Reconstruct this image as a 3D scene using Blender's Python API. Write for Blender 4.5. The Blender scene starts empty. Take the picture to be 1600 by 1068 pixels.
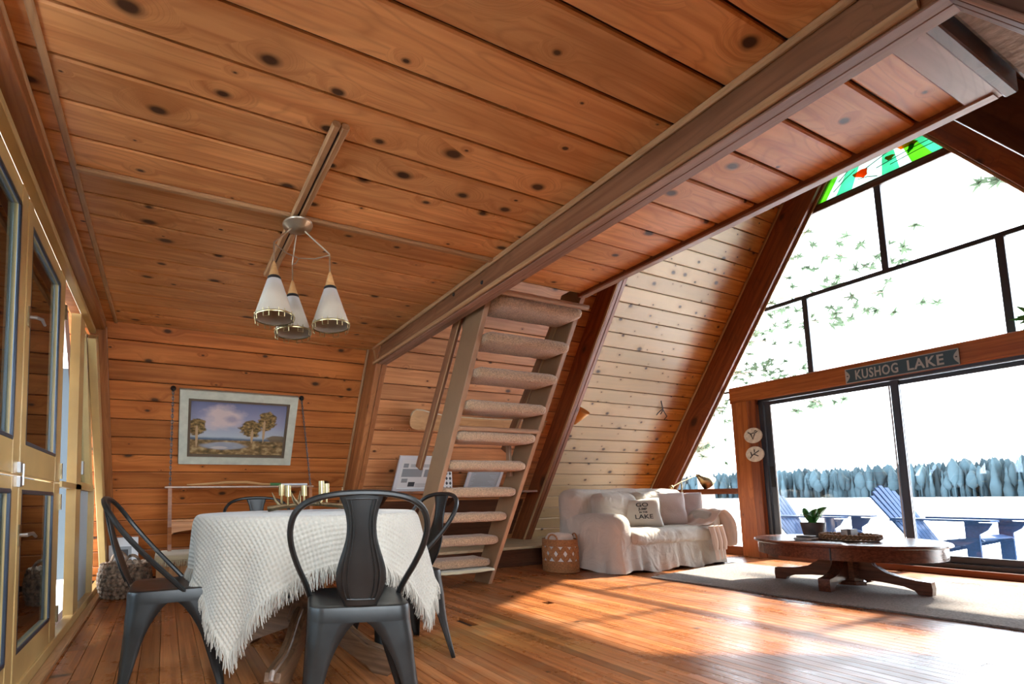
import bpy, bmesh, math, random
import numpy as np
from mathutils import Vector, Matrix, noise
random.seed(7)
S = bpy.context.scene
COL = S.collection
V = Vector
# ---------------------------------------------------------------- camera (perspective-corrected wide lens: shifted principal point)
F, YAW, PITCH, ROLL, CX, CY, CAMH = 716.4006, 0.388488, 0.0763993, -0.017564, 550.157, 723.486, 0.83
_f = V((math.sin(YAW)*math.cos(PITCH), math.cos(YAW)*math.cos(PITCH), math.sin(PITCH)))
_r = V((math.cos(YAW), -math.sin(YAW), 0)); _u = _r.cross(_f)
RGT = _r*math.cos(ROLL)+_u*math.sin(ROLL); UPV = -_r*math.sin(ROLL)+_u*math.cos(ROLL)
cd = bpy.data.cameras.new('camera'); cam = bpy.data.objects.new('camera', cd); COL.objects.link(cam)
cd.sensor_width = 36; cd.lens = F/1600*36
cd.shift_x = (800-CX)/1600; cd.shift_y = (CY-534)/1600
cd.clip_start = .02; cd.clip_end = 2000
cam.matrix_world = Matrix(((RGT.x, UPV.x, -_f.x, 0), (RGT.y, UPV.y, -_f.y, 0), (RGT.z, UPV.z, -_f.z, CAMH), (0, 0, 0, 1)))
S.camera = cam
CP = V((0, 0, CAMH))
def ray(u, v): return RGT*((u-CX)/F)-UPV*((v-CY)/F)+_f
def onp(u, v, n, d):
    r = ray(u, v); n = V(n); return CP+r*((d-n.dot(CP))/n.dot(r))
def onx(u, v, x): return onp(u, v, (1, 0, 0), x)
def ony(u, v, y): return onp(u, v, (0, 1, 0), y)
def onz(u, v, z=0): return onp(u, v, (0, 0, 1), z)
# ---------------------------------------------------------------- sky, sun, exposure
W = bpy.data.worlds.new('sky'); S.world = W; W.use_nodes = True
bg = W.node_tree.nodes['Background']; bg.inputs[0].default_value = (.80, .90, 1.0, 1); bg.inputs[1].default_value = 1.15
sd = bpy.data.lights.new('sun', 'SUN'); sd.energy = 2.4; sd.angle = math.radians(1.2); sd.color = (1, .93, .8)
sun = bpy.data.objects.new('sun', sd); COL.objects.link(sun)
sun.rotation_euler = V((-1, .013, -.851)).to_track_quat('-Z', 'Y').to_euler(); sun.location = (20, 2, 17)
def portal(loc, to, sx, sy, name):
    l = bpy.data.lights.new(name, 'AREA'); l.shape = 'RECTANGLE'; l.size = sx; l.size_y = sy; l.cycles.is_portal = True
    o = bpy.data.objects.new(name, l); COL.objects.link(o); o.location = loc
    o.rotation_euler = V(to).to_track_quat('-Z', 'Y').to_euler()
portal((7.45, 2.2, 2.5), (-1, 0, 0), 6.2, 5.2, 'window_portal')
portal((-.85, 2.0, 1.15), (1, 0, 0), 5.4, 2.3, 'porch_portal')
portal((.75, -.42, 1.32), (0, .876, -.482), 2.3, 1.9, 'added_window_portal')  # sky portal for the added roof window behind the camera
S.view_settings.view_transform = 'Standard'; S.view_settings.look = 'None'
S.view_settings.exposure = 3.6; S.view_settings.gamma = 1; S.view_settings.use_curve_mapping = False
S.cycles.max_bounces = 10; S.cycles.diffuse_bounces = 6; S.cycles.transparent_max_bounces = 16; S.cycles.use_denoising = True
S.cycles.sample_clamp_indirect = 12; S.cycles.caustics_reflective = False; S.cycles.caustics_refractive = False
# ---------------------------------------------------------------- materials
def newmat(name):
    m = bpy.data.materials.new(name); m.use_nodes = True; nt = m.node_tree
    return m, nt, nt.nodes['Principled BSDF']
def N(nt, t, **k):
    n = nt.nodes.new(t)
    for a, b in k.items(): setattr(n, a, b)
    return n
def ramp(nt, stops):
    r = N(nt, 'ShaderNodeValToRGB'); e = r.color_ramp.elements
    while len(e) < len(stops): e.new(.5)
    for i, (p, c) in enumerate(stops): e[i].position = p; e[i].color = (*c, 1) if len(c) == 3 else c
    return r
def mixc(nt, a, b, fac, mode='MIX'):
    m = N(nt, 'ShaderNodeMix', data_type='RGBA', blend_type=mode)
    for sock, val in ((0, fac), (6, a), (7, b)):
        if hasattr(val, 'links'): nt.links.new(val, m.inputs[sock])
        elif sock == 0: m.inputs[0].default_value = val
        else: m.inputs[sock].default_value = (*val, 1)
    return m.outputs[2]
def math_(nt, op, a, b=None):
    m = N(nt, 'ShaderNodeMath', operation=op)
    for i, x in enumerate((a, b)):
        if x is None: continue
        if hasattr(x, 'links'): nt.links.new(x, m.inputs[i])
        else: m.inputs[i].default_value = x
    return m.outputs[0]
def flat(name, col, rough=.6, metal=0, bump=0, bscale=60, var=0, sheen=0, spec=None):
    m, nt, p = newmat(name); p.inputs['Base Color'].default_value = (*col, 1)
    p.inputs['Roughness'].default_value = rough; p.inputs['Metallic'].default_value = metal
    if spec is not None: p.inputs['Specular IOR Level'].default_value = spec
    if sheen: p.inputs['Sheen Weight'].default_value = sheen
    if bump or var:
        tc = N(nt, 'ShaderNodeTexCoord'); no = N(nt, 'ShaderNodeTexNoise'); no.inputs['Scale'].default_value = bscale; no.inputs['Detail'].default_value = 4
        nt.links.new(tc.outputs['Object'], no.inputs['Vector'])
        if bump:
            b = N(nt, 'ShaderNodeBump'); b.inputs['Strength'].default_value = bump; b.inputs['Distance'].default_value = .01
            nt.links.new(no.outputs[0], b.inputs['Height']); nt.links.new(b.outputs[0], p.inputs['Normal'])
        if var:
            r = ramp(nt, [(.3, tuple(c*(1-var) for c in col)), (.7, tuple(min(1, c*(1+var)) for c in col))])
            nt.links.new(no.outputs[0], r.inputs[0]); nt.links.new(r.outputs[0], p.inputs['Base Color'])
    return m
def wood(name, light, dark, knot=(.06, .022, .008), rough=.45, knots=.55, kdens=(2.1, 5.6), grain=26, vary=.22, pale_zone=None, wear=0, gloss_var=0, spec=.4, figure=.38):
    """plain-sawn boards: grain runs along the piece's own x axis, every object gets its own offset and tone"""
    m, nt, p = newmat(name); L = nt.links.new
    p.inputs['Specular IOR Level'].default_value = spec
    tc = N(nt, 'ShaderNodeTexCoord'); oi = N(nt, 'ShaderNodeObjectInfo')
    off = N(nt, 'ShaderNodeVectorMath', operation='SCALE'); off.inputs[0].default_value = (31, 17, 5); L(oi.outputs['Random'], off.inputs['Scale'])
    ad = N(nt, 'ShaderNodeVectorMath', operation='ADD'); L(tc.outputs['Object'], ad.inputs[0]); L(off.outputs[0], ad.inputs[1])
    # knots
    mk = N(nt, 'ShaderNodeVectorMath', operation='MULTIPLY'); mk.inputs[1].default_value = (kdens[0], kdens[1], 0); L(ad.outputs[0], mk.inputs[0])
    nz = N(nt, 'ShaderNodeTexNoise'); nz.inputs['Scale'].default_value = 9; L(ad.outputs[0], nz.inputs['Vector'])
    vo = N(nt, 'ShaderNodeTexVoronoi', voronoi_dimensions='2D'); vo.inputs['Scale'].default_value = 1; L(mk.outputs[0], vo.inputs['Vector'])
    sx = N(nt, 'ShaderNodeSeparateColor'); L(vo.outputs['Color'], sx.inputs[0])
    on = math_(nt, 'LESS_THAN', sx.outputs[0], knots)
    d = math_(nt, 'ADD', vo.outputs['Distance'], math_(nt, 'MULTIPLY', math_(nt, 'SUBTRACT', nz.outputs[0], .5), .09))
    d2 = math_(nt, 'DIVIDE', d, math_(nt, 'ADD', math_(nt, 'MULTIPLY', math_(nt, 'POWER', sx.outputs[1], 2), 1.5), .35))
    rk = ramp(nt, [(.045, (1, 1, 1)), (.075, (.45, .45, .45)), (.11, (0, 0, 0))]); L(d2, rk.inputs[0])
    kf = math_(nt, 'MULTIPLY', rk.outputs[0], on)
    halo = ramp(nt, [(0, (1, 1, 1)), (.34, (0, 0, 0))]); L(d2, halo.inputs[0])
    hf = math_(nt, 'MULTIPLY', halo.outputs[0], on)
    # grain, bent around the knots
    mg = N(nt, 'ShaderNodeVectorMath', operation='MULTIPLY'); mg.inputs[1].default_value = (1.1, grain, grain); L(ad.outputs[0], mg.inputs[0])
    bend = N(nt, 'ShaderNodeCombineXYZ'); L(math_(nt, 'MULTIPLY', hf, 2.2), bend.inputs[1])
    ag = N(nt, 'ShaderNodeVectorMath', operation='ADD'); L(mg.outputs[0], ag.inputs[0]); L(bend.outputs[0], ag.inputs[1])
    ng = N(nt, 'ShaderNodeTexNoise'); ng.inputs['Scale'].default_value = 1; ng.inputs['Detail'].default_value = 5; ng.inputs['Distortion'].default_value = .6; L(ag.outputs[0], ng.inputs['Vector'])
    mid = tuple((a+b)/2 for a, b in zip(light, dark))
    rg = ramp(nt, [(.30, dark), (.46, mid), (.62, light)]); L(ng.outputs[0], rg.inputs[0])
    # cathedral figure: contour lines of a slow field along the board
    mc = N(nt, 'ShaderNodeVectorMath', operation='MULTIPLY'); mc.inputs[1].default_value = (.8, 5.5, 5.5); L(ad.outputs[0], mc.inputs[0])
    ac = N(nt, 'ShaderNodeVectorMath', operation='ADD'); L(mc.outputs[0], ac.inputs[0]); L(bend.outputs[0], ac.inputs[1])
    nc = N(nt, 'ShaderNodeTexNoise'); nc.inputs['Scale'].default_value = 1; nc.inputs['Detail'].default_value = 1.5; L(ac.outputs[0], nc.inputs['Vector'])
    sn = math_(nt, 'FRACT', math_(nt, 'MULTIPLY', nc.outputs[0], 19.0))
    rc = ramp(nt, [(0, (1, 1, 1)), (.22, (0, 0, 0)), (.82, (0, 0, 0)), (1, (1, 1, 1))]); L(sn, rc.inputs[0])
    # broad tone inside a board
    nb = N(nt, 'ShaderNodeTexNoise'); nb.inputs['Scale'].default_value = 1.6; L(ad.outputs[0], nb.inputs['Vector'])
    tone = ramp(nt, [(.3, (.80, .78, .76)), (.7, (1.08, 1.06, 1.04))]); L(nb.outputs[0], tone.inputs[0])
    c = mixc(nt, rg.outputs[0], tone.outputs[0], 1.0, 'MULTIPLY')
    c = mixc(nt, c, tuple(x*.75 for x in dark), math_(nt, 'MULTIPLY', rc.outputs[0], figure))
    if pale_zone:                       # paler mix over most of the bay, deeper orange beside the rafter
        bx, bw, bcol = pale_zone
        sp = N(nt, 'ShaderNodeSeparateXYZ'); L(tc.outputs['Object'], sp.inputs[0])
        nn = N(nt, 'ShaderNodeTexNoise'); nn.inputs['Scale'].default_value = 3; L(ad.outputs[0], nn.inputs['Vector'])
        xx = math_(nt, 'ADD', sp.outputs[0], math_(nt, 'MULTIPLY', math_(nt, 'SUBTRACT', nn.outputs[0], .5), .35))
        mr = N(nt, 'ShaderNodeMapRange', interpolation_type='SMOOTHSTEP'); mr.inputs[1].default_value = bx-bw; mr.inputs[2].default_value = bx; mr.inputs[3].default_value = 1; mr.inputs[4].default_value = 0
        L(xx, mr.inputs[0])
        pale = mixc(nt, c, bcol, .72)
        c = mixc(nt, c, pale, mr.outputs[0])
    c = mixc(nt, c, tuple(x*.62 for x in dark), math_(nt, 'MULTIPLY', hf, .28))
    c = mixc(nt, c, knot, kf)
    if wear:
        nw = N(nt, 'ShaderNodeTexNoise'); nw.inputs['Scale'].default_value = 2.3; nw.inputs['Detail'].default_value = 9; nw.inputs['Roughness'].default_value = .7
        ge = N(nt, 'ShaderNodeNewGeometry'); L(ge.outputs['Position'], nw.inputs['Vector'])
        rw = ramp(nt, [(.52, (0, 0, 0)), (.68, (1, 1, 1))]); L(nw.outputs[0], rw.inputs[0])
        c = mixc(nt, c, (.40, .24, .12), math_(nt, 'MULTIPLY', rw.outputs[0], wear))
        rr = ramp(nt, [(.4, (rough,)*3), (.7, (min(1, rough+gloss_var),)*3)]); L(nw.outputs[0], rr.inputs[0]); L(rr.outputs[0], p.inputs['Roughness'])
    else: p.inputs['Roughness'].default_value = rough
    hs = N(nt, 'ShaderNodeHueSaturation'); L(c, hs.inputs['Color'])
    mv = N(nt, 'ShaderNodeMapRange'); mv.inputs[3].default_value = 1-vary; mv.inputs[4].default_value = 1+vary*.6; L(oi.outputs['Random'], mv.inputs[0]); L(mv.outputs[0], hs.inputs['Value'])
    L(hs.outputs[0], p.inputs['Base Color'])
    b = N(nt, 'ShaderNodeBump'); b.inputs['Strength'].default_value = .25; b.inputs['Distance'].default_value = .004
    L(ng.outputs[0], b.inputs['Height']); L(b.outputs[0], p.inputs['Normal'])
    return m
def glass(name, tint=(1, 1, 1), rough=.0, spec=1.0):
    m, nt, p = newmat(name); nt.nodes.remove(p); out = nt.nodes['Material Output']
    t = N(nt, 'ShaderNodeBsdfTransparent'); t.inputs[0].default_value = (*tint, 1)
    g = N(nt, 'ShaderNodeBsdfGlossy'); g.inputs['Roughness'].default_value = rough; g.inputs[0].default_value = (.9, .95, 1, 1)
    fr = N(nt, 'ShaderNodeFresnel'); fr.inputs[0].default_value = 1.5
    mx = N(nt, 'ShaderNodeMixShader'); nt.links.new(math_(nt, 'MULTIPLY', fr.outputs[0], spec), mx.inputs[0]); nt.links.new(t.outputs[0], mx.inputs[1]); nt.links.new(g.outputs[0], mx.inputs[2]); nt.links.new(mx.outputs[0], out.inputs[0])
    return m
def cloth(name, col, weave=350, rough=.9, bump=.25, trans=0, wrinkle=0, dist=.01, wscale=7):
    m, nt, p = newmat(name); L = nt.links.new
    tc = N(nt, 'ShaderNodeTexCoord'); no = N(nt, 'ShaderNodeTexNoise'); no.inputs['Scale'].default_value = weave; L(tc.outputs['Object'], no.inputs['Vector'])
    n2 = N(nt, 'ShaderNodeTexNoise'); n2.inputs['Scale'].default_value = wscale; n2.inputs['Detail'].default_value = 3; n2.inputs['Distortion'].default_value = 1.4 if wrinkle else 0; L(tc.outputs['Object'], n2.inputs['Vector'])
    r = ramp(nt, [(.3, tuple(c*.9 for c in col)), (.7, col)]); L(n2.outputs[0], r.inputs[0]); L(r.outputs[0], p.inputs['Base Color'])
    h = math_(nt, 'ADD', math_(nt, 'MULTIPLY', no.outputs[0], .25), math_(nt, 'MULTIPLY', n2.outputs[0], wrinkle))
    b = N(nt, 'ShaderNodeBump'); b.inputs['Strength'].default_value = bump; b.inputs['Distance'].default_value = dist; L(h, b.inputs['Height']); L(b.outputs[0], p.inputs['Normal'])
    p.inputs['Roughness'].default_value = rough; p.inputs['Sheen Weight'].default_value = .25
    return m
M = {}
M['ceil'] = wood('knotty pine ceiling', (.84, .42, .165), (.60, .24, .078), knots=.62, kdens=(3.0, 5.6), rough=.42, vary=.20)
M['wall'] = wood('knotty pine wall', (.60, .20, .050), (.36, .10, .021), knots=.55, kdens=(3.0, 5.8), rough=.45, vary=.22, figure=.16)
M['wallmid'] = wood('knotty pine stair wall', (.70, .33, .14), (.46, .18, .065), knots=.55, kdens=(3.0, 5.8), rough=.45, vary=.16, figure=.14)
M['wallpale'] = wood('pale bay pine', (.66, .28, .06), (.44, .14, .022), knots=.85, kdens=(3.6, 5.8), rough=.5, vary=.12, pale_zone=(2.02, .40, (.68, .56, .34)), figure=.12)
M['floor'] = wood('floor boards', (.40, .145, .046), (.20, .060, .018), knots=.12, kdens=(5, 1.2), rough=.24, vary=.34, wear=.42, gloss_var=.22, grain=40, spec=.26, figure=.15)
M['beam'] = wood('brown beam', (.30, .135, .065), (.19, .075, .034), knots=.35, kdens=(1.6, 3), rough=.4, vary=.1)
M['beamside'] = wood('post pine', (.40, .15, .05), (.22, .07, .022), knots=.4, kdens=(1.8, 4), rough=.42, vary=.12)
M['rafter'] = wood('red brown rafter', (.30, .085, .026), (.16, .04, .013), knots=.4, kdens=(1.6, 3), rough=.4, vary=.1)
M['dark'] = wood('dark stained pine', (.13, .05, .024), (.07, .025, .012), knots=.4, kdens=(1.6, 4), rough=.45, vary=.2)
M['mould'] = wood('pale moulding', (.50, .30, .15), (.36, .19, .085), knots=.02, rough=.4, vary=.08)
M['soffit'] = wood('soffit trim', (.36, .20, .14), (.24, .12, .08), knots=.05, rough=.35, vary=.08)
M['orange'] = wood('orange post', (.50, .155, .034), (.30, .078, .016), knots=.4, kdens=(2.2, 5), rough=.4, vary=.1)
M['joint'] = flat('dark joint wood', (.05, .018, .007), .8)  # dark backing that shows in the gaps between boards
M['tan'] = flat('tan paint', (.52, .345, .135), .35, var=.1, bscale=5)
M['tanbrown'] = flat('brown stair paint', (.235, .135, .07), .35, var=.1, bscale=6)
M['stairedge'] = flat('worn stair paint', (.34, .195, .115), .3, var=.12, bscale=8)
M['carpet'] = flat('tan carpet', (.42, .265, .15), .95, bump=1.0, bscale=110, var=.4, sheen=.3)
M['metal'] = flat('gunmetal', (.024, .0235, .022), .36, .5, var=.3, bscale=9)
M['black'] = flat('black iron', (.015, .015, .016), .5, .4)
M['brass'] = flat('brass', (.46, .37, .19), .3, 1)
M['oldbrass'] = flat('old brass', (.33, .26, .15), .35, 1, var=.35, bscale=25)
M['silver'] = flat('brushed nickel', (.52, .47, .38), .3, 1)
M['chain'] = flat('iron chain', (.10, .10, .10), .4, .8)
M['porchwall'] = flat('pale blue porch siding', (.085, .105, .12), .8, spec=.1)
M['steel'] = flat('steel', (.5, .5, .5), .35, 1)
M['alu'] = flat('blue black aluminium', (.045, .055, .075), .35, .3)
M['alulight'] = flat('aluminium lip', (.45, .5, .56), .35, .5)
M['glass'] = glass('window glass'); M['doorglass'] = glass('door glass', (.80, .87, .92), spec=1.35)
M['waffle'] = cloth('waffle cotton', (.45, .405, .335), 500, bump=.15)
M['cover'] = cloth('slipcover', (.62, .56, .48), 260, bump=.75, wrinkle=1.6, dist=.035, wscale=5)
M['cushgrey'] = cloth('pale canvas', (.60, .58, .52), 400)
M['cushpink'] = cloth('textured pale cushion', (.70, .62, .60), 90, bump=.9)
M['throw'] = cloth('blush throw', (.72, .55, .46), 200, bump=.4)
M['blanket'] = cloth('cream blanket', (.66, .56, .47), 150, bump=.6)
M['bench_pad'] = cloth('olive wool pad', (.52, .46, .30), 120, bump=1)
M['rug'] = flat('jute rug', (.25, .215, .19), .95, bump=1.0, bscale=90, var=.35)
M['shade'] = cloth('linen shade', (.40, .33, .25), 500, bump=.3)
M['mahog'] = wood('mahogany', (.14, .046, .024), (.075, .024, .013), knots=0, rough=.22, vary=.05, grain=60)
M['oakdark'] = wood('carved walnut', (.24, .13, .07), (.12, .06, .03), knots=0, rough=.3, vary=.08, grain=50)
M['lightwood'] = wood('light beech', (.55, .31, .13), (.42, .21, .08), knots=0, rough=.4, vary=.1)
M['paper'] = flat('paper', (.72, .73, .72), .7); M['ink'] = flat('ink', (.05, .055, .06), .8); M['greyink'] = flat('grey print', (.28, .30, .31), .8)
M['frame_white'] = flat('white frame', (.66, .68, .70), .5); M['frame_sage'] = flat('sage frame', (.50, .50, .40), .5, var=.12, bscale=14)
M['frame_brown'] = flat('brown liner', (.12, .085, .055), .5)
M['white'] = flat('white paint', (.8, .8, .8), .5)
M['weath'] = flat('weathered board end', (.42, .40, .37), .8, bump=.6, bscale=30, var=.3)
M['rope'] = flat('grey brown rope', (.22, .15, .10), .8, bump=.6, bscale=28, var=.75)
M['wicker'] = flat('wicker', (.34, .15, .055), .7, bump=.5, bscale=70, var=.35)
M['wickertray'] = flat('tray weave', (.26, .13, .055), .7, bump=.5, bscale=70, var=.45)
M['leaf'] = flat('plant leaf', (.045, .22, .035), .3, var=.4, bscale=30)
M['pot'] = flat('grey pot', (.10, .085, .08), .6, var=.3, bscale=18)
M['blue'] = flat('blue chair paint', (.012, .034, .085), .7, var=.2, spec=.08)
M['signblue'] = flat('sign blue', (.035, .085, .115), .45); M['signtxt'] = flat('sign grey', (.42, .44, .43), .5)
M['plate'] = flat('birch slice', (.62, .58, .50), .7, var=.2, bscale=40)
M['amber'] = flat('amber shade', (.75, .33, .05), .5)
M['deck'] = flat('sun-bleached deck', (.62, .60, .57), .8, var=.1)
M['snow'] = flat('snow covered ice', (.85, .87, .9), .7)
M['pine_n'] = flat('pine needles', (.052, .078, .045), .7, var=.5, bscale=2, spec=.1)
M['forest'] = flat('far forest', (.026, .042, .050), .9, var=.5, bscale=.08, spec=.02)
M['bark'] = flat('bark', (.14, .10, .075), .9, bump=.8, bscale=12)
M['screen'] = flat('pale blue panel', (.42, .50, .54), .6)
M['ledge'] = wood('pale ledge board', (.62, .50, .31), (.46, .34, .19), knots=.3, rough=.4, vary=.05)
M['bulb'] = flat('frosted bulb', (.85, .83, .78), .3)
M['green'] = flat('green tape', (.06, .16, .05), .5)
# ---------------------------------------------------------------- mesh helpers
def finish(o, parent=None, label=None, cat=None, group=None, kind=None):
    if parent is not None:
        o.parent = parent; o.matrix_parent_inverse = WM[parent.name].inverted()
    if label: o['label'] = label
    if cat: o['category'] = cat
    if group: o['group'] = group
    if kind: o['kind'] = kind
    return o
WM = {}
def thing(name, loc, label=None, cat=None, group=None, kind=None):
    o = bpy.data.objects.new(name, None); COL.objects.link(o); o.location = loc; o.empty_display_size = .1
    WM[o.name] = Matrix.Translation(V(loc))
    return finish(o, None, label, cat, group, kind)
def link(name, me, mat, parent=None, mw=None, **k):
    if mat is not None and not me.materials: me.materials.append(M[mat] if isinstance(mat, str) else mat)
    o = bpy.data.objects.new(name, me); COL.objects.link(o)
    if mw is not None: o.matrix_basis = mw
    WM[o.name] = mw.copy() if mw is not None else Matrix.Identity(4)
    return finish(o, parent, **k)
class MB:
    def __init__(s): s.v = []; s.f = []
    def add(s, vs, fs):
        n = len(s.v); s.v += [tuple(x) for x in vs]; s.f += [tuple(i+n for i in q) for q in fs]; return s
    def box(s, lo, hi):
        (a, b, c), (d, e, f) = lo, hi
        return s.add([(a, b, c), (d, b, c), (d, e, c), (a, e, c), (a, b, f), (d, b, f), (d, e, f), (a, e, f)], [(0, 3, 2, 1), (4, 5, 6, 7), (0, 1, 5, 4), (1, 2, 6, 5), (2, 3, 7, 6), (3, 0, 4, 7)])
    def prism(s, poly, a, b, axis=0):
        """polygon (2D) extruded along an axis from a to b; the polygon lies in the two other axes in order"""
        def mk(p, h):
            q = [p[0], p[1]]; q.insert(axis, h); return q
        n = len(poly)
        return s.add([mk(p, a) for p in poly]+[mk(p, b) for p in poly], [tuple(range(n))[::-1], tuple(range(n, 2*n))]+[(i, (i+1) % n, n+(i+1) % n, n+i) for i in range(n)])
    def tube(s, pts, r, n=8, closed=False, caps=True):
        pts = [V(p) for p in pts]; m = len(pts); rs = r if isinstance(r, (list, tuple)) else [r]*m
        rings = []; prev = None
        for i, p in enumerate(pts):
            t = (pts[(i+1) % m]-pts[i-1]) if closed else (pts[min(i+1, m-1)]-pts[max(i-1, 0)])
            t.normalize()
            if prev is None:
                a = t.cross(V((0, 0, 1)));
                if a.length < .1: a = t.cross(V((1, 0, 0)))
            else: a = prev-t*prev.dot(t)
            a.normalize(); prev = a; b = t.cross(a)
            rings.append([p+(a*math.cos(2*math.pi*k/n)+b*math.sin(2*math.pi*k/n))*rs[i] for k in range(n)])
        vs = [q for g in rings for q in g]; fs = []
        for i in range(m if closed else m-1):
            j = (i+1) % m
            for k in range(n): fs.append((i*n+k, i*n+(k+1) % n, j*n+(k+1) % n, j*n+k))
        if not closed and caps: fs += [tuple(range(n))[::-1], tuple(range((m-1)*n, m*n))]
        return s.add(vs, fs)
    def lathe(s, prof, n=24, c=(0, 0, 0), cap=True, sx=1, sy=1):
        vs = [(c[0]+r*sx*math.cos(2*math.pi*k/n), c[1]+r*sy*math.sin(2*math.pi*k/n), c[2]+z) for r, z in prof for k in range(n)]
        m = len(prof); fs = [(i*n+k, i*n+(k+1) % n, (i+1)*n+(k+1) % n, (i+1)*n+k) for i in range(m-1) for k in range(n)]
        if cap: fs += [tuple(range(n))[::-1], tuple(range((m-1)*n, m*n))]
        return s.add(vs, fs)
    def ball(s, c, r, nu=8, nv=6):
        r = (r, r, r) if not isinstance(r, (tuple, list)) else r
        vs = [(c[0]+r[0]*math.sin(math.pi*j/nv)*math.cos(2*math.pi*i/nu), c[1]+r[1]*math.sin(math.pi*j/nv)*math.sin(2*math.pi*i/nu), c[2]+r[2]*math.cos(math.pi*j/nv)) for j in range(nv+1) for i in range(nu)]
        return s.add(vs, [(j*nu+i, (j+1)*nu+i, (j+1)*nu+(i+1) % nu, j*nu+(i+1) % nu) for j in range(nv) for i in range(nu)])
    def mesh(s, name, smooth=40):
        me = bpy.data.meshes.new(name); me.from_pydata(s.v, [], s.f); me.validate()
        bm = bmesh.new(); bm.from_mesh(me); bmesh.ops.remove_doubles(bm, verts=bm.verts, dist=1e-5); bmesh.ops.recalc_face_normals(bm, faces=bm.faces); bm.to_mesh(me); bm.free()
        if smooth:
            for q in me.polygons: q.use_smooth = True
            me.set_sharp_from_angle(angle=math.radians(smooth))
        return me
    def build(s, name, mat, parent=None, mw=None, smooth=40, **k): return link(name, s.mesh(name, smooth), mat, parent, mw, **k)
CACHE = {}
def barmesh(L, w, t, c):
    key = (round(L, 4), round(w, 4), round(t, 4), c)
    if key in CACHE: return CACHE[key].copy() if False else CACHE[key]
    y, z = w/2, t/2; c_ = min(c, y*.6, z*.6)
    p = [(-y+c_, -z), (y-c_, -z), (y, -z+c_), (y, z-c_), (y-c_, z), (-y+c_, z), (-y, z-c_), (-y, -z+c_)] if c else [(-y, -z), (y, -z), (y, z), (-y, z)]
    mb = MB().prism(p, 0, L, 0); me = mb.mesh('board', 0); CACHE[key] = me; return me
MATMESH = {}
def bar(name, p0, p1, w, t, up, mat, parent=None, c=.004, **k):
    """a straight timber: x along p0-p1, width w across, thickness t along 'up'; centred on the line"""
    p0, p1 = V(p0), V(p1); x = p1-p0; L = x.length; x.normalize(); z = V(up); z = (z-x*z.dot(x)).normalized(); y = z.cross(x)
    base = barmesh(L, w, t, c); key = (base.name, mat)
    if key not in MATMESH:
        me = base if not base.materials else base.copy()
        if me is not base: me.materials.clear()
        me.materials.append(M[mat]); MATMESH[key] = me
    mw = Matrix(((x.x, y.x, z.x, p0.x), (x.y, y.y, z.y, p0.y), (x.z, y.z, z.z, p0.z), (0, 0, 0, 1)))
    return link(name, MATMESH[key], None, parent, mw, **k)
def copy_tree(o, loc, rotz, label=None, group=None):
    r = o.copy(); COL.objects.link(r); r.location = loc; r.rotation_euler = (0, 0, rotz)
    if label: r['label'] = label
    if group: r['group'] = group
    for ch in o.children:
        c = ch.copy(); COL.objects.link(c); c.parent = r
        for g in ch.children:
            d = g.copy(); COL.objects.link(d); d.parent = c
    return r
def arc(c, r, a0, a1, n, z=0): return [(c[0]+r*math.cos(a0+(a1-a0)*i/n), c[1]+r*math.sin(a0+(a1-a0)*i/n), z) for i in range(n+1)]
def rbox(name, lo, hi, r, mat, parent=None, seg=4, noise_amp=0, noise_f=3, sub=0, mw=None, puff=0, **k):
    """soft-edged box; optional puffiness and wrinkles"""
    bm = bmesh.new(); bmesh.ops.create_cube(bm, size=1)
    lo, hi = V(lo), V(hi); c = (lo+hi)/2; s = hi-lo
    for v in bm.verts: v.co = V((v.co.x*s.x, v.co.y*s.y, v.co.z*s.z))
    if sub: bmesh.ops.subdivide_edges(bm, edges=bm.edges, cuts=sub, use_grid_fill=True)
    h = s/2
    if sub:
        for v in bm.verts:                          # round box by projecting on inset box
            q = V([max(-h[i]+r, min(h[i]-r, v.co[i])) for i in range(3)]); d = v.co-q
            if d.length > 1e-6: v.co = q+d.normalized()*r
            if puff:
                for i in range(3):
                    j, l = (i+1) % 3, (i+2) % 3
                    v.co[i] *= 1+puff[i]*(1-(v.co[j]/h[j])**2)*(1-(v.co[l]/h[l])**2)
            if noise_amp:
                n = noise.noise_vector((v.co+c)*noise_f)+.5*noise.noise_vector((v.co+c)*noise_f*2.3)
                v.co += n*noise_amp
    else: bmesh.ops.bevel(bm, geom=bm.edges[:], offset=r, segments=seg, affect='EDGES', profile=.5)
    for v in bm.verts: v.co += c
    bmesh.ops.recalc_face_normals(bm, faces=bm.faces)
    me = bpy.data.meshes.new(name); bm.to_mesh(me); bm.free()
    for q in me.polygons: q.use_smooth = True
    if not sub: me.set_sharp_from_angle(angle=math.radians(50))
    return link(name, me, mat, parent, mw, **k)
def text(name, body, size, mat, mw, parent, depth=.001, spacing=1, xs=1, bold=0, label=None):
    cu = bpy.data.curves.new(name, 'FONT'); cu.body = body; cu.size = size; cu.extrude = depth; cu.align_x = 'CENTER'; cu.align_y = 'CENTER'; cu.space_character = spacing; cu.offset = bold; cu.resolution_u = 3
    t = bpy.data.objects.new(name, cu); COL.objects.link(t)
    me = bpy.data.meshes.new_from_object(t.evaluated_get(bpy.context.evaluated_depsgraph_get())); COL.objects.unlink(t); bpy.data.objects.remove(t)
    for v in me.vertices: v.co.x *= xs
    me.materials.clear()
    return link(name, me, mat, parent, mw, label=label)
def frame_mat(o, x, y, z):
    x, y, z = V(x), V(y), V(z)
    return Matrix(((x.x, y.x, z.x, o[0]), (x.y, y.y, z.y, o[1]), (x.z, y.z, z.z, o[2]), (0, 0, 0, 1)))
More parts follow.
